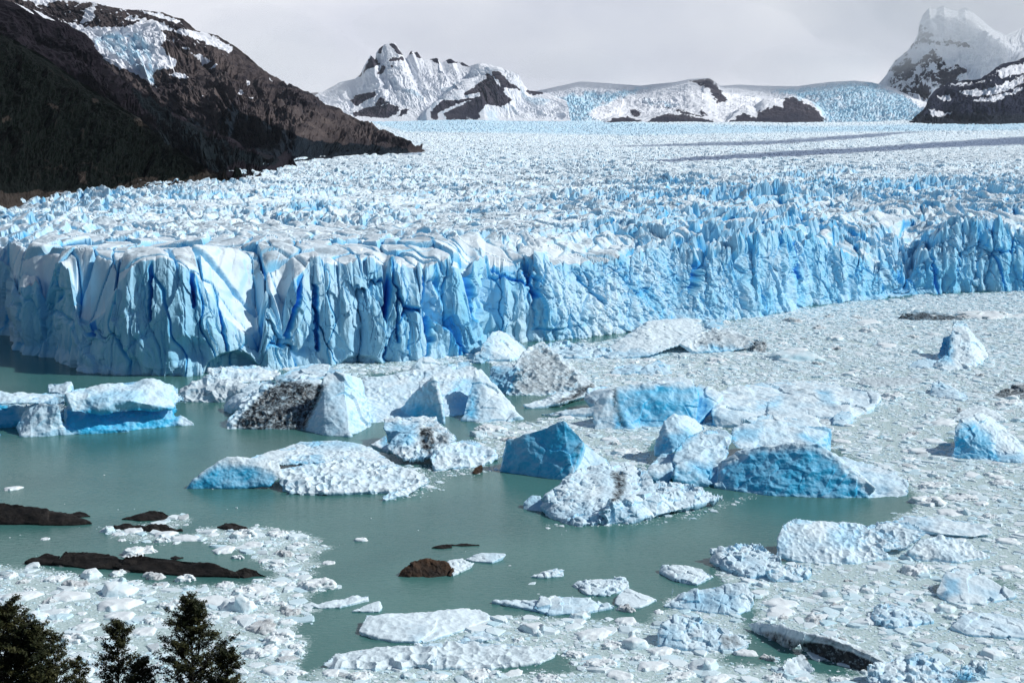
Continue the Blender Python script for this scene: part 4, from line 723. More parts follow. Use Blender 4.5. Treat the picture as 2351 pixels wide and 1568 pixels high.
# pitted dark wedge
berg('dark honeycombed wedge of ice with one blue corner, beyond the largest iceberg',
     [[(1120, 880, 895), (1125, 845, 885), (1140, 835, 880), (1190, 838, 885), (1195, 860, 900), (1160, 900, 904), (1130, 895, 900)],
      [(1160, 905, 908), (1170, 855, 895), (1200, 810, 875), (1232, 787, 860), (1245, 785, 858), (1270, 810, 865), (1330, 855, 885), (1372, 888, 895), (1340, 895, 900), (1250, 906, 907), (1200, 907, 908)],
      [(1200, 930, 936), (1260, 912, 925), (1340, 890, 905), (1375, 892, 905), (1360, 905, 915), (1290, 925, 934), (1220, 936, 938)]],
     [('fbm', 9, 0.9), ('cups', (3.4, 3.4, 2.2), 1.8, [(1160, 915), (1200, 800), (1245, 785), (1330, 860), (1330, 900)]), ('cups', 2.4, 0.7), ('fbm', 1.6, 0.2)], 0.2, [([(1115, 900), (1125, 840), (1195, 845), (1170, 905)], 0.6)],
     [([(1165, 905), (1200, 820), (1245, 790), (1330, 860), (1340, 900)], 0.50), ([(1240, 785), (1290, 815), (1375, 888), (1330, 880)], 0.25), ([(1320, 905), (1340, 885), (1365, 880), (1365, 892), (1330, 910), (1270, 932), (1275, 922)], 0.98)])
berg('white ice pyramid standing against the foot of the cliff', [[(1095, 825, 830), (1105, 795, 825), (1130, 762, 812), (1145, 757, 808), (1165, 765, 808), (1205, 795, 812), (1215, 810, 816), (1170, 825, 830)], [(1085, 830, 834), (1090, 812, 830), (1105, 805, 828), (1125, 820, 832), (1105, 834, 836)]], [('facet', 6, 0.8), ('rubble', 3, 0.4), ('fbm', 2, 0.2)], 0.25, [([(1085, 835), (1130, 765), (1125, 835)], 0.35)])
berg('broad sloping white ice apron with a dark lump at its far end',
     [[(1375, 812, 818), (1420, 790, 808), (1480, 745, 790), (1490, 735, 780), (1560, 730, 772), (1612, 732, 772), (1620, 770, 795), (1500, 815, 822), (1400, 822, 824)],
      [(1560, 790, 810), (1600, 765, 798), (1650, 752, 785), (1690, 760, 790), (1740, 785, 800), (1720, 800, 806), (1640, 800, 806), (1600, 808, 812)],
      [(1720, 800, 806), (1728, 785, 800), (1748, 778, 798), (1762, 790, 802), (1758, 808, 809), (1735, 808, 809)]],
     [('fbm', 8, 0.8), ('rubble', 4, 0.6), ('cups', 4.5, 1.7, [(1580, 800), (1620, 750), (1700, 750), (1770, 800), (1650, 815)]), ('fbm', 2, 0.25)], 0.15, [([(1375, 820), (1420, 800), (1560, 808), (1500, 822)], 0.35), ([(1600, 805), (1640, 795), (1720, 800), (1640, 810)], 0.6)],
     [([(1590, 790), (1630, 755), (1740, 775), (1740, 805), (1640, 800)], 0.40), ([(1715, 805), (1735, 780), (1765, 780), (1765, 810)], 0.75)])
berg('blue ice cube resting on the top edge of the white apron by the cliff', [[(1615, 755, 785), (1617, 738, 780), (1640, 730, 775), (1662, 735, 777), (1664, 750, 785), (1640, 757, 790)]], [('facet', 4, 0.5), ('fbm', 2, 0.2)], 0.6, smooth=2)
berg('jumble of white ice blocks between the cliff foot and the dark wedge', [[(1225, 800, 812), (1290, 785, 805), (1320, 792, 808), (1400, 800, 812), (1410, 812, 818), (1330, 820, 824), (1250, 820, 824)]], [('rubble', 4.5, 2.4), ('rubble', 2.2, 0.8)], 0.35, smooth=1)
berg('low double-humped blue iceberg behind the broad flat iceberg', [[(1403, 858, 860), (1410, 842, 855), (1450, 835, 850), (1475, 840, 852), (1480, 858, 860)], [(1465, 858, 860), (1480, 840, 855), (1510, 825, 848), (1535, 838, 850), (1545, 855, 858), (1490, 861, 862)]], [('fbm', 5, 0.7), ('facet', 6, 0.6)], 0.45, smooth=3)
berg('tall leaning white fin iceberg alone in the brash', [[(2175, 838, 842), (2183, 790, 825), (2186, 745, 815), (2192, 736, 812), (2215, 738, 812), (2235, 770, 815), (2258, 800, 822), (2268, 820, 828), (2240, 842, 843), (2200, 845, 845)], [(2152, 812, 826), (2165, 775, 818), (2185, 765, 815), (2190, 810, 825), (2165, 824, 828)], [(2140, 840, 845), (2170, 815, 838), (2215, 830, 842), (2225, 850, 850), (2165, 848, 850)]],
     [('facet', 6, 0.9), ('fbm', 5, 0.8), ('rubble', 2.5, 0.35)], 0.2, [([(2150, 830), (2165, 770), (2187, 765), (2187, 835)], 0.6)])
berg('low blue-white lump at the foot of the leaning fin iceberg', [[(2085, 842, 844), (2100, 828, 840), (2125, 822, 838), (2160, 828, 838), (2185, 842, 844), (2130, 846, 847)]], [('rubble', 3, 0.8), ('fbm', 3, 0.4)], 0.4, smooth=1)
berg('thin dark green ice slab afloat near the foot of the far cliff', [[(2063, 730, 733), (2070, 720, 731), (2110, 714, 728), (2150, 716, 728), (2200, 730, 732), (2215, 733, 735), (2120, 735, 737)]], [('fbm', 6, 0.7), ('facet', 5, 0.5)], 0.5, [], [([(2055, 718), (2130, 716), (2220, 722), (2220, 740), (2055, 740)], 0.95)])
berg('rounded blue-white iceberg hump beyond the big brash field, furrowed down its side', [[(2135, 905, 908), (2140, 882, 900), (2152, 874, 895), (2180, 885, 898), (2225, 912, 914), (2210, 920, 921), (2170, 915, 916)]], [('fbm', 4, 0.6), ('rubble', 3, 0.8)], 0.4, smooth=2)
berg('blocky blue iceberg with a ribbed white slope, at the edge of the view',
     [[(2188, 1050, 1050), (2192, 985, 1042), (2205, 965, 1036), (2245, 950, 1030), (2275, 955, 1005), (2320, 995, 1025), (2355, 1030, 1045), (2345, 1055, 1057), (2260, 1056, 1056), (2270, 1010, 1015)], [(2280, 1058, 1060), (2300, 1045, 1056), (2330, 1040, 1054), (2380, 1050, 1058), (2380, 1062, 1064)]],
     [('facet', 8, 0.7), ('fbm', 6, 0.5), ('ridge', 3, 0.25)], 0.25, [([(2185, 1055), (2195, 975), (2240, 975), (2275, 1000), (2290, 1055)], 0.65), ([(2280, 1040), (2351, 1040), (2351, 1062), (2280, 1062)], 0.4)], [([(2195, 975), (2215, 962), (2205, 985)], 0.3)], smooth=2)
berg('flat pale grey ice slab just behind the blocky blue iceberg', [[(2185, 962, 968), (2205, 945, 960), (2240, 928, 948), (2290, 945, 955), (2310, 965, 970), (2240, 970, 972)]], [('fbm', 5, 0.5), ('ridge', 3, 0.3)], 0.0, [], [([(2180, 960), (2240, 925), (2310, 965)], 0.16)])
berg('dark sediment-covered iceberg at the edge of the far brash', [[(2272, 908, 910), (2300, 895, 905), (2351, 878, 898), (2400, 870, 895), (2420, 915, 917), (2340, 916, 917)]], [('rubble', 4, 1.2), ('cups', 3, 0.6)], 0.0, [], [([(2260, 920), (2300, 890), (2400, 865), (2430, 920)], 0.75)])
berg('brown-grey mud-streaked ice raft behind the snowy back of the broad iceberg', [[(1968, 880, 882), (1985, 866, 876), (2050, 866, 875), (2110, 868, 876), (2130, 876, 879), (2060, 886, 888), (2000, 888, 890)]], [('fbm', 5, 0.6), ('ridge', 3, 0.3)], 0.0, [], [([(1960, 860), (2140, 860), (2140, 890), (1960, 890)], 0.36)])
# nearer right
berg('pointed dimpled white iceberg at the near edge of the open water',
     [[(1783, 1275, 1285), (1785, 1240, 1275), (1795, 1205, 1262), (1818, 1190, 1255), (1826, 1198, 1256), (1850, 1215, 1262), (1920, 1210, 1250), (1955, 1203, 1245), (1985, 1205, 1245), (2000, 1250, 1270), (2040, 1280, 1284), (1970, 1292, 1294), (1850, 1291, 1293)], [(1812, 1215, 1258), (1819, 1184, 1254), (1830, 1205, 1258)],
      [(1960, 1240, 1270), (1990, 1205, 1240), (2060, 1195, 1230), (2100, 1205, 1238), (2130, 1225, 1250), (2080, 1260, 1272), (2010, 1265, 1276)], [(2085, 1270, 1284), (2110, 1240, 1270), (2160, 1228, 1258), (2210, 1240, 1262), (2272, 1275, 1280), (2200, 1290, 1293), (2110, 1285, 1288)]],
     [('fbm', 6, 0.7), ('cups', 1.5, 0.28), ('cups', 2.4, 0.9, [(1930, 1290), (1920, 1200), (2120, 1190), (2290, 1270), (2200, 1300)]), ('fbm', 1.4, 0.12)], 0.25, [([(1783, 1260), (1790, 1210), (1830, 1230), (1800, 1280)], 0.2), ([(1900, 1225), (1980, 1210), (1970, 1260), (1920, 1260)], 0.25)], [([(1985, 1215), (2100, 1200), (2150, 1260), (2280, 1275), (2200, 1295), (2000, 1270)], 0.22)])
berg('smooth white ice slab lying behind the dimpled pointed iceberg', [[(2055, 1195, 1205), (2075, 1181, 1198), (2130, 1190, 1202), (2210, 1195, 1206), (2275, 1210, 1222), (2282, 1225, 1232), (2240, 1232, 1238), (2160, 1225, 1234), (2080, 1210, 1215)]], [('fbm', 5, 0.5), ('cups', 2.5, 0.25)], 0.2, [([(2060, 1185), (2150, 1200), (2140, 1215), (2060, 1205)], 0.2)])
berg('heap of white ice rubble floating beside the pointed dimpled iceberg', [[(1628, 1288, 1295), (1635, 1262, 1288), (1665, 1255, 1280), (1720, 1250, 1278), (1745, 1252, 1280), (1790, 1280, 1300), (1800, 1310, 1318), (1720, 1325, 1330), (1680, 1310, 1316)], [(1760, 1315, 1330), (1800, 1300, 1320), (1860, 1310, 1320), (1840, 1332, 1336), (1780, 1334, 1337)]], [('rubble', 3.0, 1.7), ('rubble', 1.4, 0.6), ('fbm', 1, 0.1)], 0.28, smooth=1)
berg('crusty white ice lump with a small blue knob at its front', [[(1516, 1312, 1315), (1522, 1298, 1310), (1560, 1296, 1308), (1610, 1305, 1315), (1638, 1320, 1325), (1600, 1340, 1344), (1560, 1335, 1338)]], [('rubble', 2.6, 1.2), ('rubble', 1.2, 0.4)], 0.2, smooth=1)
berg('square-ended blue-white ice block in front of the rubble heaps', [[(1523, 1390, 1393), (1560, 1362, 1380), (1620, 1350, 1378), (1680, 1340, 1378), (1710, 1338, 1380), (1728, 1358, 1388), (1726, 1398, 1402), (1690, 1410, 1412), (1620, 1403, 1406)], [(1533, 1370, 1380), (1540, 1350, 1375), (1556, 1352, 1376), (1558, 1368, 1380)]], [('facet', 6, 0.5), ('fbm', 4, 0.5), ('rubble', 2, 0.3)], 0.3, [([(1560, 1370), (1690, 1360), (1720, 1400), (1600, 1405)], 0.2)], smooth=2)
berg('white ice clump with a soot-stained tail, beside the long black-bellied slab', [[(1512, 1480, 1484), (1516, 1440, 1470), (1540, 1420, 1460), (1580, 1418, 1458), (1640, 1445, 1470), (1690, 1455, 1475), (1722, 1475, 1483), (1690, 1490, 1494), (1600, 1492, 1495)]], [('rubble', 3.2, 1.6), ('rubble', 1.5, 0.5), ('fbm', 1, 0.1)], 0.3, [([(1515, 1480), (1520, 1435), (1560, 1440), (1570, 1490)], 0.2)], [([(1655, 1460), (1690, 1455), (1705, 1480), (1660, 1490)], 0.6)], smooth=1)
berg('long tilted ice slab with a black underside and dirt along its crest',
     [[(1713, 1432, 1440), (1735, 1426, 1446), (1780, 1430, 1462), (1850, 1452, 1498), (1850, 1470, 1502), (1800, 1480, 1484), (1760, 1458, 1462)],
      [(1830, 1450, 1488), (1870, 1456, 1498), (1930, 1474, 1518), (2000, 1502, 1538), (2054, 1534, 1550), (2060, 1546, 1548), (2000, 1542, 1545), (1930, 1522, 1525), (1870, 1500, 1503), (1845, 1490, 1493), (1900, 1462, 1490), (2000, 1496, 1522)],
      [(1795, 1538, 1545), (1810, 1512, 1532), (1840, 1498, 1522), (1858, 1518, 1534), (1872, 1540, 1546), (1820, 1552, 1554)]],
     [('fbm', 4, 0.5), ('facet', 4, 0.4), ('fbm', 1.2, 0.1)], 0.0, [], [([(1740, 1452), (1790, 1450), (1850, 1474), (1850, 1505), (1790, 1485)], 0.7), ([(1845, 1472), (1900, 1478), (1960, 1500), (2050, 1540), (2060, 1556), (1960, 1550), (1850, 1510)], 1.4), ([(1850, 1454), (1900, 1460), (2000, 1494), (2050, 1528), (2030, 1526), (1950, 1492), (1870, 1470)], 0.5)], smooth=1)  # black face: dark ice, with its deep shadow painted in through the dirt mask
berg('smooth white dome-shaped iceberg with a blue hollow in its side, in the near brash', [[(2148, 1358, 1368), (2165, 1320, 1350), (2190, 1303, 1340), (2230, 1308, 1340), (2290, 1345, 1360), (2335, 1368, 1374), (2250, 1385, 1387), (2180, 1382, 1385)]], [('facet', 7, 0.8), ('fbm', 4, 0.4)], 0.2, [([(2160, 1365), (2170, 1330), (2200, 1330), (2205, 1360), (2165, 1375)], 0.5), ([(2250, 1350), (2300, 1360), (2290, 1380)], 0.25)])
berg('wide tilted white ice plate with a soft bluish rim, near the frame edge', [[(2185, 1440, 1444), (2210, 1412, 1430), (2270, 1405, 1422), (2340, 1420, 1432), (2400, 1445, 1450), (2380, 1465, 1468), (2280, 1458, 1464), (2220, 1455, 1460)]], [('rubble', 4, 0.8), ('fbm', 4, 0.5)], 0.25, smooth=2)
berg('mound of chunky white ice in the bottom corner with a blue block behind it', [[(1990, 1568, 1580), (1995, 1530, 1560), (2060, 1510, 1545), (2110, 1500, 1540), (2160, 1520, 1552), (2210, 1545, 1570), (2180, 1590, 1600), (2060, 1600, 1610)], [(2200, 1560, 1572), (2205, 1528, 1560), (2240, 1515, 1552), (2268, 1520, 1554), (2260, 1560, 1570)]], [('rubble', 2.6, 1.1), ('fbm', 3, 0.4), ('rubble', 1.2, 0.3)], 0.25, [([(2200, 1565), (2210, 1525), (2245, 1560)], 0.5)], smooth=1)
berg('blue-white crumbled ice hummock in the middle of the near brash', [[(2000, 1405, 1412), (2020, 1385, 1402), (2070, 1390, 1404), (2130, 1408, 1418), (2140, 1425, 1430), (2060, 1440, 1444), (2010, 1430, 1436)]], [('rubble', 2.4, 1.3), ('rubble', 1.2, 0.5)], 0.35, smooth=1)
berg('small dark grey upright lump close to the little blue cube of ice', [[(1865, 970, 972), (1875, 962, 969), (1900, 962, 968), (1908, 970, 972), (1885, 975, 977)]], [('rubble', 2, 0.5)], 0.1, [], [([(1860, 955), (1920, 955), (1920, 980), (1860, 980)], 0.45)], smooth=1)
berg('little striped blue cube of ice in the far brash', [[(1912, 972, 976), (1915, 952, 966), (1932, 942, 960), (1955, 946, 962), (1957, 968, 972), (1935, 976, 979)]], [('facet', 3, 0.3), ('ridge', 1.6, 0.1)], 0.45, smooth=2)
# near middle
berg('flat white wedge-shaped slab at the edge of the near brash', [[(823, 1448, 1455), (840, 1412, 1430), (900, 1410, 1424), (960, 1408, 1420), (1005, 1403, 1414), (1000, 1440, 1455), (960, 1472, 1477), (900, 1470, 1474), (850, 1460, 1464)], [(960, 1425, 1440), (1005, 1402, 1414), (1060, 1396, 1408), (1100, 1398, 1406), (1132, 1418, 1420), (1060, 1445, 1450), (970, 1474, 1477)]], [('fbm', 5, 0.35), ('cups', 2.2, 0.16), ('ridge', 6, 0.25)], 0.1, [([(930, 1440), (990, 1420), (970, 1475), (930, 1470)], 0.25)], smooth=2)
berg('long grey honeycombed ice raft just inside the near brash', [[(738, 1525, 1532), (770, 1500, 1515), (860, 1485, 1502), (1000, 1475, 1492), (1000, 1520, 1532), (900, 1534, 1538), (800, 1533, 1537)], [(960, 1480, 1498), (1060, 1472, 1488), (1180, 1478, 1492), (1282, 1498, 1504), (1240, 1520, 1524), (1120, 1532, 1536), (960, 1532, 1536)], [(1000, 1455, 1468), (1110, 1450, 1462), (1180, 1470, 1482), (1050, 1480, 1492)]], [('cups', 3.0, 1.25), ('fbm', 4, 0.4), ('cups', 1.4, 0.2)], 0.08, [], [([(730, 1535), (760, 1490), (1180, 1465), (1290, 1500), (1200, 1540)], 0.20)], smooth=1)
berg('narrow white ice floe with a lumpy back, lying along the open water', [[(1130, 1380, 1384), (1160, 1378, 1382), (1230, 1376, 1386), (1260, 1395, 1402), (1240, 1402, 1406), (1190, 1392, 1396)], [(1225, 1395, 1404), (1240, 1370, 1390), (1300, 1368, 1386), (1360, 1376, 1390), (1410, 1392, 1396), (1340, 1406, 1410), (1260, 1410, 1412)]], [('rubble', 2.4, 0.7), ('fbm', 3, 0.3)], 0.25, [([(1180, 1385), (1240, 1385), (1240, 1410), (1180, 1400)], 0.2), ([(1240, 1395), (1360, 1395), (1360, 1412), (1240, 1412)], 0.2)], smooth=1)
berg('crumbly white ice cluster next to a smooth triangular floe', [[(1315, 1340, 1344), (1330, 1332, 1340), (1380, 1328, 1338), (1435, 1324, 1336), (1445, 1345, 1350), (1400, 1365, 1368), (1350, 1364, 1367)]], [('rubble', 2.2, 1.1), ('rubble', 1.1, 0.4)], 0.2, [], [([(1315, 1340), (1340, 1340), (1345, 1362), (1325, 1355)], 0.3)], smooth=1)
berg('smooth triangular white floe touching the crumbly ice cluster', [[(1412, 1385, 1388), (1420, 1360, 1372), (1440, 1348, 1364), (1470, 1365, 1374), (1508, 1376, 1380), (1470, 1392, 1396), (1430, 1395, 1397)]], [('facet', 4, 0.3), ('fbm', 3, 0.2)], 0.1, smooth=3)
berg('small white floe drifting alone in the middle of the green water', [[(1218, 1322, 1325), (1240, 1314, 1320), (1280, 1305, 1318), (1297, 1306, 1318), (1292, 1322, 1324), (1250, 1325, 1327)]], [('rubble', 1.6, 0.5), ('fbm', 2, 0.2)], 0.2, smooth=1)
berg('grey-white crumbled floe pushed up behind the brown boulder', [[(1020, 1305, 1310), (1030, 1285, 1300), (1060, 1282, 1296), (1090, 1292, 1300), (1060, 1310, 1314), (1040, 1318, 1322)]], [('rubble', 1.5, 0.5), ('fbm', 2, 0.2)], 0.05, [], [([(1020, 1280), (1090, 1280), (1080, 1320), (1020, 1320)], 0.15)], smooth=1)
berg('white wedge floe just past the brown boulder and its crumbled floe', [[(1068, 1283, 1285), (1085, 1275, 1282), (1105, 1268, 1280), (1160, 1270, 1280), (1163, 1274, 1282), (1130, 1290, 1293), (1090, 1288, 1290)]], [('rubble', 1.8, 0.4), ('fbm', 2, 0.2)], 0.2, smooth=1)
berg('thin grey-white bone-shaped floe at the edge of the water', [[(712, 1388, 1392), (760, 1380, 1386), (820, 1366, 1376), (848, 1367, 1376), (845, 1375, 1380), (780, 1392, 1396), (730, 1394, 1397)]], [('fbm', 2.5, 0.35), ('cups', 1.8, 0.15)], 0.1, smooth=2)
berg('small pointed white floe below the bone-shaped floe', [[(805, 1402, 1405), (840, 1388, 1398), (870, 1380, 1393), (880, 1392, 1398), (870, 1403, 1406)]], [('facet', 2.5, 0.25), ('fbm', 2, 0.15)], 0.15, smooth=2)
print('bergs', time.time() - T0)

# ------------------------------------------------------------------ rocks in the lake
def rock(label, hulls, mat, styles=(('fbm', (14, 8, 8), 1.0), ('fbm', (5, 2.5, 2.5), 0.35), ('fbm', 1.0, 0.07)), smooth=3):
    return berg(label, hulls, list(styles), 0, (), (), None, smooth, 'rock', 'rock', None, mat)
rock('long black rock ridge reaching in from the edge of the lake', [[(-80, 1190, 1204), (-60, 1150, 1190), (0, 1153, 1190), (60, 1160, 1192), (110, 1170, 1195), (110, 1203, 1205), (0, 1203, 1205)], [(80, 1170, 1192), (150, 1175, 1192), (190, 1190, 1198), (212, 1200, 1203), (160, 1205, 1206), (90, 1204, 1206)]], M_BLACKROCK)
rock('small dark rock tip at the end of the black ridge from the lake edge', [[(160, 1180, 1184), (175, 1172, 1180), (200, 1178, 1183), (208, 1183, 1186), (180, 1186, 1188)]], M_BLACKROCK, (('fbm', 3, 0.4),))
rock('humped black rock with broken ice lying before it', [[(278, 1190, 1192), (310, 1183, 1190), (345, 1170, 1186), (375, 1172, 1186), (397, 1184, 1189), (370, 1193, 1195), (320, 1194, 1196)]], M_BLACKROCK)
rock('thin low black rock below the humped one', [[(262, 1208, 1211), (280, 1200, 1208), (320, 1205, 1211), (340, 1212, 1215), (270, 1213, 1215)], [(325, 1212, 1216), (345, 1204, 1212), (380, 1206, 1213), (418, 1217, 1219), (380, 1221, 1222), (340, 1218, 1220)]], M_BLACKROCK, (('fbm', 5, 0.7), ('ridge', 3, 0.4)))
rock('small round black rock beside the edge of the floe patch', [[(497, 1208, 1211), (515, 1200, 1207), (540, 1201, 1207), (568, 1212, 1214), (530, 1216, 1218)]], M_BLACKROCK, (('fbm', 3, 0.5), ('ridge', 3, 0.3)))
rock('longest black rock rib, lying above the near field of floes', [[(57, 1290, 1294), (80, 1278, 1290), (105, 1269, 1286), (140, 1275, 1290), (130, 1292, 1297), (80, 1294, 1297)], [(118, 1290, 1298), (150, 1268, 1290), (200, 1266, 1288), (250, 1272, 1292), (290, 1285, 1302), (280, 1304, 1308), (200, 1303, 1307)],
     [(255, 1300, 1308), (280, 1280, 1300), (330, 1276, 1300), (400, 1284, 1306), (460, 1290, 1312), (540, 1310, 1322), (550, 1322, 1327), (440, 1320, 1325), (330, 1310, 1316)], [(530, 1315, 1322), (560, 1300, 1318), (590, 1308, 1318), (613, 1320, 1323), (560, 1325, 1327)]], M_BLACKROCK)
rock('tiny dark rock just behind the longest black rib', [[(390, 1279, 1281), (402, 1275, 1279), (422, 1278, 1281), (405, 1283, 1285)]], M_BLACKROCK, (('fbm', 2, 0.3),))
rock('rust-brown boulder standing out of the green water', [[(910, 1324, 1324), (918, 1308, 1320), (945, 1288, 1314), (965, 1281, 1310), (990, 1282, 1310), (1005, 1290, 1312), (1025, 1288, 1311), (1038, 1305, 1317), (1043, 1323, 1323), (980, 1326, 1326)]], M_BROWNROCK, (('fbm', 5, 0.7), ('facet', 5, 0.6), ('fbm', 1.5, 0.15)), 2)
rock('nearly drowned dark rock behind the brown boulder', [[(990, 1256, 1258), (1010, 1250, 1255), (1035, 1249, 1254), (1040, 1256, 1258), (1015, 1259, 1260)], [(1030, 1250, 1252), (1060, 1247, 1250), (1105, 1250, 1252), (1060, 1252, 1254)]], M_BLACKROCK, (('fbm', 3, 0.3),))
rock('little upright dark stone beside the craggy grey iceberg', [[(1083, 1087, 1088), (1090, 1074, 1084), (1103, 1065, 1080), (1108, 1066, 1080), (1108, 1078, 1083), (1095, 1088, 1089)]], M_BROWNROCK, (('facet', 2, 0.4), ('fbm', 2, 0.3)), 1)

# ------------------------------------------------------------------ ice floes: a few shapes, copied
RNG = np.random.default_rng(7)
def floe_mesh(kind, k):
    r = np.random.default_rng(100 + k); hs = []
    hgt = {'slab': 0.09, 'lump': 0.15, 'block': 0.20, 'dirty': 0.12, 'wedge': 0.20}[kind]
    def blob(cx, cy, rad, h, n=11):
        a = np.sort(r.random(n) * 2 * np.pi); q = rad * (0.7 + 0.4 * r.random(n)); pts = []
        tilt = (r.random(2) - 0.5) * (0.9 if kind == 'wedge' else 0.35) * h / rad
        for t, w_ in zip(a, q):
            x, y = cx + w_ * np.cos(t), cy + 0.8 * w_ * np.sin(t)
            pts.append((x * 1.04, y * 1.04, -0.05)); pts.append((x, y, 0.02)); s_ = 0.62 + 0.22 * r.random()
            pts.append((cx + (x - cx) * s_, cy + (y - cy) * s_, max(0.03, h * (0.7 + 0.5 * r.random()) + tilt[0] * (x - cx) + tilt[1] * (y - cy))))
        return pts
    hs.append(blob(0, 0, 0.46, hgt))
    for _ in range({'slab': 1, 'lump': 4, 'block': 2, 'dirty': 2, 'wedge': 1}[kind]):
        t = r.random() * 6.28; hs.append(blob(0.28 * np.cos(t), 0.22 * np.sin(t), 0.14 + 0.12 * r.random(), hgt * (0.8 + 0.9 * r.random()), 9))
    V, F = voxel_shape(hs, 0.030, 1); V = V.astype(float); N = vnormals(V, F)
    st = {'slab': [('fbm', 0.35, 0.020), ('facet', 0.3, 0.016), ('cups', 0.16, 0.010)], 'lump': [('facet', 0.24, 0.085), ('facet', 0.11, 0.035)], 'block': [('facet', 0.3, 0.045), ('fbm', 0.25, 0.03)],
          'dirty': [('facet', 0.2, 0.05), ('cups', 0.18, 0.04)], 'wedge': [('facet', 0.35, 0.03), ('fbm', 0.3, 0.02)]}[kind]
    V, D = style(V, F, N, st, 700 + k); N = vnormals(V, F); n = fbm3(V / 0.3, 3, 800 + k)
    blue = {'slab': 0.22, 'lump': 0.16, 'block': 0.5, 'dirty': 0.0, 'wedge': 0.32}[kind] - 0.25 * sstep(0.2, 0.8, N[:, 2]) + 0.25 * n
    dirt = np.clip((0.42 if kind == 'dirty' else 0.0) + 0.4 * n * (kind == 'dirty'), 0, 1)
    return mesh_np('ice_floe', V, F, M_FLOE, {'blue': np.clip(blue, -0.3, 1), 'dirt': dirt}, True)
LIB = {k: [floe_mesh(k, i * 5 + j) for j in range(4)] for i, k in enumerate(('slab', 'lump', 'block', 'dirty', 'wedge'))}
LAND = [('the black ridge from the lake edge', 60, 1185), ('the humped black rock', 340, 1183), ('the round black rock', 532, 1208), ('the longest black rib', 330, 1300), ('the boulder', 978, 1305), ('the drowned dark rock', 1015, 1254),
        ('the bone-shaped floe', 780, 1380), ('the tallest tree', 435, 1400), ('the slender tree', 262, 1440), ('the flat wedge slab', 950, 1440), ('the honeycombed raft', 1010, 1510), ('the lumpy-backed floe', 1280, 1390), ('the crumbly cluster', 1380, 1345), ('the triangular floe', 1455, 1375),
        ('the soot-tailed clump', 1610, 1460), ('the square-ended block', 1630, 1375), ('the crusty lump', 1575, 1320), ('the rubble heap', 1735, 1295), ('the dimpled pointed berg', 1900, 1250), ('the smooth slab', 2170, 1215), ('the black-bellied slab', 1900, 1490), ('the dome berg', 2230, 1350), ('the crumbled hummock', 2070, 1412),
        ('the wide tilted plate', 2290, 1435), ('the bottom corner mound', 2100, 1545), ('the whale-backed berg', 1870, 1090), ('the blocky blue berg', 2270, 1010), ('the flat grey slab', 2240, 950), ('the striped blue cube', 1935, 962), ('the snowy-backed berg', 1800, 930), ('the sediment-covered berg', 2330, 900), ('the mud-streaked raft', 2050, 877),
        ('the furrowed hump', 2175, 900), ('the leaning fin', 2220, 800), ('the dark green slab', 2140, 727), ('the white apron', 1500, 780), ("the apron's dark lump", 1742, 795), ('the double-humped berg', 1475, 845), ('the dark wedge', 1245, 850), ('the rubble berg', 1450, 1140), ('the blue snout', 480, 1110), ('the craggy grey berg', 1010, 1030), ('the fin-shaped berg', 1260, 1050), ('the cliff foot', 1850, 700), ('the undercut berg', 250, 945)]
USED = set()
def floe_label(kind, w_m, px, py):
    size = 'tiny' if w_m < 2.2 else 'small' if w_m < 4.2 else 'medium' if w_m < 8 else 'large'
    what = {'slab': ['flat white', 'thin pale', 'smooth white'], 'lump': ['lumpy white', 'crumbly white', 'rough white'], 'block': ['blocky blue-white', 'chunky pale blue'], 'dirty': ['dirty grey', 'grey-stained'], 'wedge': ['tilted pale blue', 'wedge-shaped white']}[kind]
    near = sorted(LAND, key=lambda l: math.hypot(l[1] - px, 2.2 * (l[2] - py)))[:5]
    def rel(l):
        dx, dy = px - l[1], 2.2 * (py - l[2])
        if abs(dy) > abs(dx): return 'in front of' if dy > 0 else 'behind'
        return 'to the right of' if dx > 0 else 'to the left of'
    c = [f'{size} {q} floe {rel(l)} {l[0]}' for l in near[:1] for q in what[:1]]
    c += [f'{size} {what[0]} floe {rel(near[0])} {near[0][0]}, towards {m[0]}' for m in near[1:]]
    c += [f'{size} {what[0]} floe {rel(near[1])} {near[1][0]}'] + [f'{size} {what[0]} floe between {near[i][0]} and {near[j][0]}' for i in range(4) for j in range(i + 1, 5)]
    for s in c:
        if s not in USED and len(s.split()) <= 16: USED.add(s); return s
    return None
def put_floe(px, py, wpx, kind, label=None, group=None):
    x, y = ground(px, py); w_m = wpx * y / FPX
    o = bpy.data.objects.new('ice_floe', LIB[kind][RNG.integers(4)]); COL.objects.link(o)
    o.location = (x, y, 0.0); o.rotation_euler = (0, 0, RNG.normal(0, 0.35) + (math.pi if RNG.random() < 0.5 else 0)); zs = (0.62 if kind == 'lump' else 0.85) * (0.8 + 0.4 * RNG.random()) * min(1.0, (7.0 / max(w_m, 0.1)) ** 0.35)
    o.scale = (w_m, w_m * (0.8 + 0.45 * RNG.random()), w_m * zs)
    tag(o, label or floe_label(kind, w_m, px, py), 'ice floe', group or 'ice floes scattered over the lake')
    return o
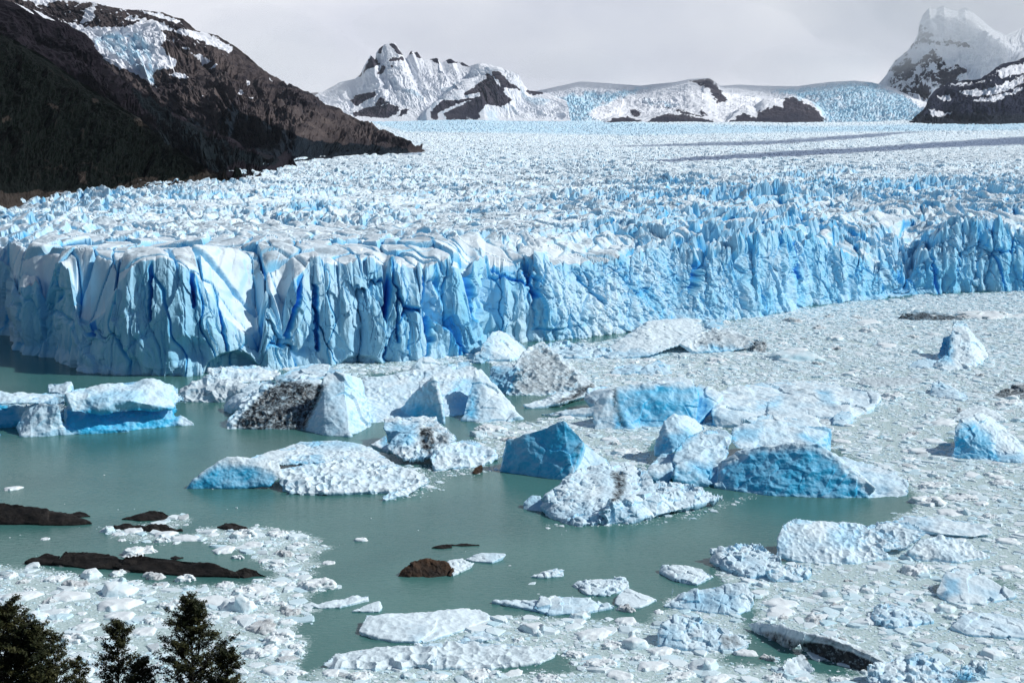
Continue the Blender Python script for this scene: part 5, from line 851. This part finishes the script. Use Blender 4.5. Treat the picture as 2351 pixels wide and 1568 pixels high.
# (px, py, width, s=slab l=lump b=block d=dirty w=wedge)
KN = {'s': 'slab', 'l': 'lump', 'b': 'block', 'd': 'dirty', 'w': 'wedge'}
FLO = """30 1122 62 s;103 1237 26 s;280 1241 22 l;247 1219 42 w;270 1226 36 s;303 1219 56 s;380 1227 78 s;373 1242 42 l;430 1236 82 s;323 1269 92 l;20 1322 52 l;130 1330 62 l;205 1323 68 w;273 1317 50 l;173 1343 80 d;50 1337 40 d
273 1358 102 w;433 1352 36 b;427 1330 52 l;363 1343 32 d;353 1325 66 d;57 1370 118 s;160 1370 122 s;112 1382 50 d;273 1390 150 s;393 1390 76 l;493 1380 102 s;547 1394 118 w;593 1357 88 l;640 1342 52 s;517 1343 50 l;143 1405 54 s;187 1408 34 s
87 1417 62 w;273 1415 100 s;730 1344 106 l;753 1292 38 s;643 1387 42 l;665 1405 66 d;603 1442 100 d;353 1428 56 l;683 1367 42 s;490 1228 40 s;520 1263 72 s;613 1253 22 b;653 1273 52 d;547 1280 36 l;607 1288 42 s;829 1240 44 s
1224 1447 82 w;1330 1418 62 b;1437 1400 58 d;1437 1427 70 s;1370 1458 112 s;1460 1480 92 w;1324 1503 62 l;1377 1523 92 l;937 1553 46 b;1407 1483 60 l;1524 1497 80 s;1497 1530 100 s;1510 1405 34 s
2134 1154 90 l;2177 1177 72 s;2140 1118 88 l;2087 1055 50 s;2207 1144 90 l;2254 1157 56 s;2314 1244 78 s;2320 1307 72 s;2087 1281 50 b;2100 1313 76 l;1897 1364 72 w;1954 1357 46 l;1794 1387 110 s;1790 1405 110 s;1870 1422 56 d;2170 1400 72 w
2277 1503 78 w;2187 1498 52 l;1617 1533 92 w;1714 1500 70 s;1764 1513 46 d;1927 1562 60 l;1820 738 56 d;1994 741 86 s;1994 762 50 l;1917 780 56 w;1880 754 36 d;1820 822 150 b;1900 804 26 b;2107 810 32 b;2147 769 48 s;2267 727 150 l
2034 794 84 s;1587 862 24 b;1957 859 22 b;1874 867 28 b;1990 888 26 b;2160 971 82 s;2340 967 40 b;2310 928 80 l;2147 1015 72 s;2114 1038 86 s;2050 912 62 l;1934 1014 56 s;1650 828 56 l;2000 1092 40 l;2230 1090 60 s;2300 1110 70 l;1130 985 80 l;1100 1000 50 b;1170 1010 46 d
1230 1010 50 s;1400 1010 60 s;1440 1040 90 l;1410 1020 40 d;1260 930 70 l;1300 960 60 s;560 1230 70 l;640 1228 60 l;580 1250 60 s;690 1250 44 l;700 1275 38 l;640 1300 50 l;670 1320 44 s;560 1360 60 l;610 1380 70 l;660 1430 60 s;640 1470 80 l;660 1500 60 s
600 1500 90 l;630 1540 80 s;680 1545 60 l;560 1420 70 s;480 1420 60 l;330 1450 80 s;200 1440 70 s;170 1470 80 l;760 1545 60 s;830 1555 70 l;1010 1555 60 s;1100 1550 80 l;1180 1545 60 s;1260 1560 70 l;1420 1550 80 s;1560 1555 90 l;1650 1560 80 s;1780 1560 60 l;1840 1560 50 s"""
for ln in FLO.replace('\n', ';').split(';'):
    a = ln.split(); put_floe(float(a[0]), float(a[1]), float(a[2]), KN[a[3]])
AREAS = [('packed in the field below the longest black rib', (20, 700), (1310, 1560), 34), ('packed in the far brash below the cliff', (1400, 2345), (720, 880), 40), ('packed in the brash beside the great blue bergs', (1960, 2345), (890, 1190), 34), ('packed in the near brash beyond the black-bellied slab', (1700, 2345), (1300, 1440), 34), ('packed along the lower edge of the near brash', (1080, 2345), (1450, 1562), 34)]
for txt, (x0, x1), (y0, y1), n in AREAS:
    c = 0
    while c < n:
        x, y = RNG.uniform(x0, x1), RNG.uniform(y0, y1)
        if zone_density(np.array([x]), np.array([y]))[0] < 0.85: continue
        kd = ['slab', 'lump', 'slab', 'wedge', 'slab', 'wedge', 'dirty'][RNG.integers(7)]
        put_floe(x, y, RNG.uniform(20, 46), kd, 'one of many small alike floes ' + txt, 'small floes ' + txt); c += 1
print('floes', time.time() - T0)

# ------------------------------------------------------------------ brash ice between the floes
def build_brash():
    r = np.random.default_rng(11)
    n = 1750000
    X = r.uniform(-360, 640, n); Y = 240 + 900 * r.random(n) ** 1.15
    P = np.stack([X, Y, 0 * X], 1); px, py = proj(P)
    ok = (px > -330) & (px < 2700) & (py > 640) & (py < 1640); X, Y, px, py = X[ok], Y[ok], px[ok], py[ok]
    den = zone_density(px, py, 5.0)
    pat = 0.45 + 0.9 * fbm2(X / 16, Y / 22, 3, 91) + 0.6 * fbm2(X / 60, Y / 45, 2, 96) + 0.35 * vn2(X / 5, Y / 7, 92)
    stray = 0.004 * (py > 1090) * sstep(0.1, 0.5, vn2(X / 30, Y / 12, 95))
    k = r.random(len(X)) < np.clip(den * np.clip(0.60 + pat, 0.30, 1.0) * 0.70, 0, 1) + stray
    X, Y = X[k], Y[k]; n = len(X)
    smin = np.maximum(0.38, 1.1 * Y / 1407.0); size = smin * (1 - r.random(n)) ** (-1 / 1.75); size = np.minimum(size, 5.0 + 2 * r.random(n))
    m = 7; a = (np.arange(m) + r.random((n, m)) * 0.8) * 2 * np.pi / m
    q = size[:, None] * 0.5 * (0.65 + 0.55 * r.random((n, m))); el = 0.6 + 0.4 * r.random(n)[:, None]; th = r.random(n)[:, None] * 6.28
    lx, ly = q * np.cos(a), q * np.sin(a) * el
    ox, oy = lx * np.cos(th) - ly * np.sin(th), lx * np.sin(th) + ly * np.cos(th)
    h = size ** 0.7 * (0.05 + 0.14 * r.random(n) ** 2.2); tx, ty = (r.random((2, n)) - 0.5) * 0.22
    V = np.empty((n, 2 * m + 1, 3))
    V[:, :m, 0] = X[:, None] + ox; V[:, :m, 1] = Y[:, None] + oy; V[:, :m, 2] = -0.12
    s = 0.72 + 0.22 * r.random((n, m))
    V[:, m:2 * m, 0] = X[:, None] + ox * s; V[:, m:2 * m, 1] = Y[:, None] + oy * s
    V[:, m:2 * m, 2] = np.maximum(0.02, h[:, None] * (0.6 + 0.6 * r.random((n, m))) + tx[:, None] * ox + ty[:, None] * oy)
    V[:, 2 * m, 0] = X + 0.1 * size * (r.random(n) - 0.5); V[:, 2 * m, 1] = Y + 0.1 * size * (r.random(n) - 0.5); V[:, 2 * m, 2] = h * (0.9 + 0.7 * r.random(n))
    i = np.arange(m); j = (i + 1) % m
    f = np.concatenate([np.stack([i, j, j + m], 1), np.stack([i, j + m, i + m], 1), np.stack([i + m, j + m, i * 0 + 2 * m], 1)])
    F = (f[None] + (np.arange(n) * (2 * m + 1))[:, None, None]).reshape(-1, 3)
    blue = np.repeat(0.10 + 0.45 * r.random(n) ** 2, 2 * m + 1); dirt = np.repeat(np.where(r.random(n) < 0.10, 0.5 * r.random(n), 0.10 * r.random(n)), 2 * m + 1)
    print('brash pieces', n)
    tag(link('brash_ice', mesh_np('brash_ice', V.reshape(-1, 3), F, M_FLOE, {'blue': blue, 'dirt': dirt}, False)), 'broken brash ice covering much of the lake surface', 'brash ice', None, 'stuff')
build_brash(); print('brash', time.time() - T0)

# ------------------------------------------------------------------ hillside below the viewpoint, and its trees
def build_hillside():
    xs = np.linspace(-260, 260, 140); ys = np.linspace(-80, 262, 140); X, Y = np.meshgrid(xs, ys)
    Z = interp(Y, [(-80, 118), (-10, 112.5), (0, 111.5), (20, 102), (60, 83), (150, 40), (235, 4), (262, -6)]) + 1.2 * fbm2(X / 25, Y / 25, 4, 301) * sstep(5, 20, np.hypot(X, Y))
    m, t = new_mat('hillside_soil'); pos = t.n('ShaderNodeNewGeometry').outputs['Position']
    c = t.mix(t.ramp(t.noise(0.4, 8, 0.65, pos), 0.4, 0.62), (0.020, 0.028, 0.012, 1), (0.075, 0.060, 0.040, 1))
    p = t.n('ShaderNodeBsdfPrincipled', {'Base Color': c, 'Roughness': 0.9, 'Normal': t.n('ShaderNodeBump', {'Strength': 0.7, 'Distance': 0.4, 'Height': t.noise(2.5, 6, 0.6, pos)})}); t.n('ShaderNodeOutputMaterial', {0: p})
    tag(link('hillside', mesh_np('hillside', np.stack([X, Y, Z], -1).reshape(-1, 3), grid_faces(140, 140), m, None, True)), kind='structure')
build_hillside()
def mat_leaf():
    m, t = new_mat('beech_leaves'); pos = t.n('ShaderNodeNewGeometry').outputs['Position']
    c = t.mix(t.ramp(t.noise(1.6, 4, 0.6, pos), 0.38, 0.66), (0.014, 0.022, 0.009, 1), (0.060, 0.062, 0.022, 1))
    p = t.n('ShaderNodeBsdfPrincipled', {'Base Color': c, 'Roughness': 0.6, 'Specular IOR Level': 0.2}); t.n('ShaderNodeOutputMaterial', {0: p}); return m
M_LEAF = mat_leaf(); M_BARK = mat_rock('bark', (0.014, 0.012, 0.010, 1), (0.04, 0.034, 0.028, 1), 3.0, 0.6)
def tube(pts, rads, n=6):
    pts = np.asarray(pts, float); V = []; d = np.gradient(pts, axis=0)
    for p, q, r in zip(pts, d, rads):
        q = q / (np.linalg.norm(q) + 1e-9); a = np.cross(q, [0.31, 0.95, 0.1]); a /= np.linalg.norm(a); b = np.cross(q, a)
        V += [p + r * (math.cos(t) * a + math.sin(t) * b) for t in np.arange(n) * 2 * math.pi / n]
    k = len(pts); F = [[i * n + j, i * n + (j + 1) % n, (i + 1) * n + (j + 1) % n, (i + 1) * n + j] for i in range(k - 1) for j in range(n)]
    return np.array(V), np.array(F)
def tree(label, px, ptop, dist, radius, seed, limbs=46, twigs=9, leaves=26, lean=0.0, bare=0.0, spread=1.0, lsize=0.075):
    r = np.random.default_rng(seed); x, y, ztop = [float(v) for v in at(px, ptop, dist)]
    zg = float(interp(np.array(dist), [(-80, 118), (-10, 112.5), (0, 111.5), (20, 102), (60, 83), (150, 40)])) - 0.8
    H = ztop - zg; Vs, Fs, off = [], [], 0; L, N_ = [], []
    def add(p, q, n=6):
        nonlocal off
        v, f = tube(p, q, n); Vs.append(v); Fs.append(f + off); off += len(v)
    k = np.linspace(0, 1, 14); wob = np.cumsum(r.normal(0, 0.05, (14, 2)), 0); wob -= wob[-1] * k[:, None]
    tr = np.stack([x - lean * (1 - k) * H + wob[:, 0], y + wob[:, 1], zg + k * H], 1); add(tr, 0.13 * (1 - k) ** 0.9 + 0.012, 8)
    limbs = int(limbs * 2.4); radius *= 1.5; lsize *= 1.15
    for i in range(limbs):
        h = 0.30 + 0.69 * (i + r.random()) / limbs; b = np.array([np.interp(h, k, tr[:, c]) for c in range(3)])
        prof = (1 - h) ** 0.62 * 1.30 + 0.09; ln = radius * prof * (0.55 + 0.6 * r.random()); az = i * 2.4 + r.normal(0, 0.5); up = 0.45 + 1.0 * h * r.random() + 0.25 * r.random()
        d = np.array([math.cos(az) * spread, math.sin(az) * spread, up]); d /= np.linalg.norm(d)
        s = np.linspace(0, 1, 6)[:, None]; lp = b + d * ln * s + np.array([0, 0, -0.18 * ln]) * s ** 2 + np.cumsum(r.normal(0, 0.03 * ln, (6, 3)), 0) * s
        add(lp, 0.040 * (1 - h * 0.6) * (1 - s[:, 0] * 0.8) * (0.5 + ln * 0.4), 5)
        for j in range(twigs):
            u = 0.22 + 0.78 * (j + r.random()) / twigs; tb = np.array([np.interp(u, s[:, 0], lp[:, c]) for c in range(3)])
            ta = az + r.normal(0, 0.9); tl = (0.18 + 0.30 * r.random()) * (0.5 + 0.6 * ln / max(radius, 0.1)) * (1.1 - 0.3 * u)
            td = np.array([math.cos(ta), math.sin(ta), 0.15 + 0.5 * r.random()]); td /= np.linalg.norm(td); te = tb + td * tl
            add([tb, (tb + te) / 2 + r.normal(0, 0.02, 3), te], [0.010, 0.007, 0.004], 3)
            if r.random() < bare: continue
            q = r.random(leaves) ** 0.7; side = r.normal(0, 0.30 * tl, leaves); w_ = np.array([-td[1], td[0], 0])
            L.append(tb + td * (q * tl * 1.12)[:, None] + w_ * side[:, None] + r.normal(0, 1, (leaves, 3)) * np.array([0.05, 0.05, 0.06]))
    L = np.concatenate(L); n = len(L); a = r.random(n) * 6.28; sz = lsize * (0.6 + 0.8 * r.random(n))
    e1 = np.stack([np.cos(a), np.sin(a), r.normal(0, 0.45, n)], 1) * sz[:, None]; e2 = np.stack([-np.sin(a), np.cos(a), r.normal(0, 0.45, n)], 1) * (sz * 0.55)[:, None]
    V = np.stack([L - e1 * 0.6, L + e2 * 0.6, L + e1 * 0.6, L - e2 * 0.6], 1).reshape(-1, 3); F = np.arange(4 * n).reshape(-1, 4)
    o0 = np.array([tr[0, 0], tr[0, 1], zg]); root = empty('beech_tree', o0); tag(root, label, 'tree', 'beech trees on the slope below the viewpoint')
    link('trunk', mesh_np('trunk', np.concatenate(Vs) - o0, np.concatenate(Fs), M_BARK, None, True), root)
    link('crown', mesh_np('crown', V - o0, F, M_LEAF), root)
tree('tallest dark beech tree, rising by itself to a pointed top', 438, 1379, 62, 2.3, 41, 60, 10, 30)
tree('slender dark beech tree with an open forked top, standing between its denser neighbours', 268, 1428, 63, 1.6, 42, 44, 9, 24, bare=0.12)
tree('dense dark beech tree cut off by the side of the frame', 8, 1392, 58, 2.4, 43, 66, 11, 36)
tree('thin beech tree with bare upper twigs, leaning on the dense one', 118, 1452, 60, 1.3, 44, 34, 8, 22, bare=0.35)
tree('bushy dark beech tree filling the bottom corner', 62, 1440, 57, 2.0, 45, 54, 10, 34)
tree('low beech top barely reaching the slender tree from below', 325, 1512, 62, 1.3, 46, 30, 9, 26)
tree('small beech top with sparse twigs between the thin and the slender trees', 178, 1512, 59, 1.0, 47, 26, 8, 22, bare=0.2)
tree('beech crown pressed against the lower side of the tallest tree', 520, 1492, 61, 1.5, 48, 36, 9, 28)
print('done', time.time() - T0)

# ------------------------------------------------------------------ air: light haze over the whole valley, and the cloud that hides the far peaks
def volume_mat(name, color, density, aniso=0.0):
    m, t = new_mat(name); v = t.n('ShaderNodeVolumePrincipled', {'Color': color, 'Density': density, 'Anisotropy': aniso})
    o = t.n('ShaderNodeOutputMaterial'); t.t.links.new(v.outputs[0], o.inputs['Volume']); return m
def build_haze():
    bm = bmesh.new(); bmesh.ops.create_cube(bm, size=1.0); me = bpy.data.meshes.new('haze'); bm.to_mesh(me); bm.free()
    x0, x1, y0, y1, z0, z1 = -90000, 90000, -4000, 95000, -80, 2600
    o = link('haze', me, None, ((x0 + x1) / 2, (y0 + y1) / 2, (z0 + z1) / 2)); o.scale = (x1 - x0, y1 - y0, z1 - z0)
    me.materials.append(volume_mat('haze_air', (0.86, 0.91, 1.0, 1), 0.4e-5)); tag(o, kind='stuff')
build_haze()
M_CLOUD = [volume_mat('cloud_%d' % i, (1.0, 1.0, 1.0, 1), d) for i, d in enumerate((0.00028, 0.0003))]
def cloud(px, py, Y, rx, ry, rz, k, seed):
    bm = bmesh.new(); bmesh.ops.create_icosphere(bm, subdivisions=5, radius=1.0)
    c = np.array(at(px, py, Y), float); V = np.array([v.co[:] for v in bm.verts])
    n = 1 + 0.16 * fbm3(V * 1.4 + seed, 4, seed)
    for v, p, q in zip(bm.verts, V, n): v.co = p * q * np.array([rx, ry, rz])
    me = bpy.data.meshes.new('clouds'); bm.to_mesh(me); bm.free(); me.materials.append(M_CLOUD[k])
    tag(link('clouds', me, None, c), kind='stuff')
for a in [(2350, -420, 17700, 4300, 1200, 3150, 0, 1), (2330, -60, 17600, 1900, 900, 1050, 1, 2),
          (690, 170, 14100, 700, 600, 450, 0, 5), (600, 110, 14000, 700, 500, 420, 0, 7), (1560, 70, 16400, 3600, 800, 640, 1, 8), (1320, 165, 16200, 700, 600, 260, 1, 10), (1850, 160, 16300, 900, 600, 260, 1, 11)]: cloud(*a)
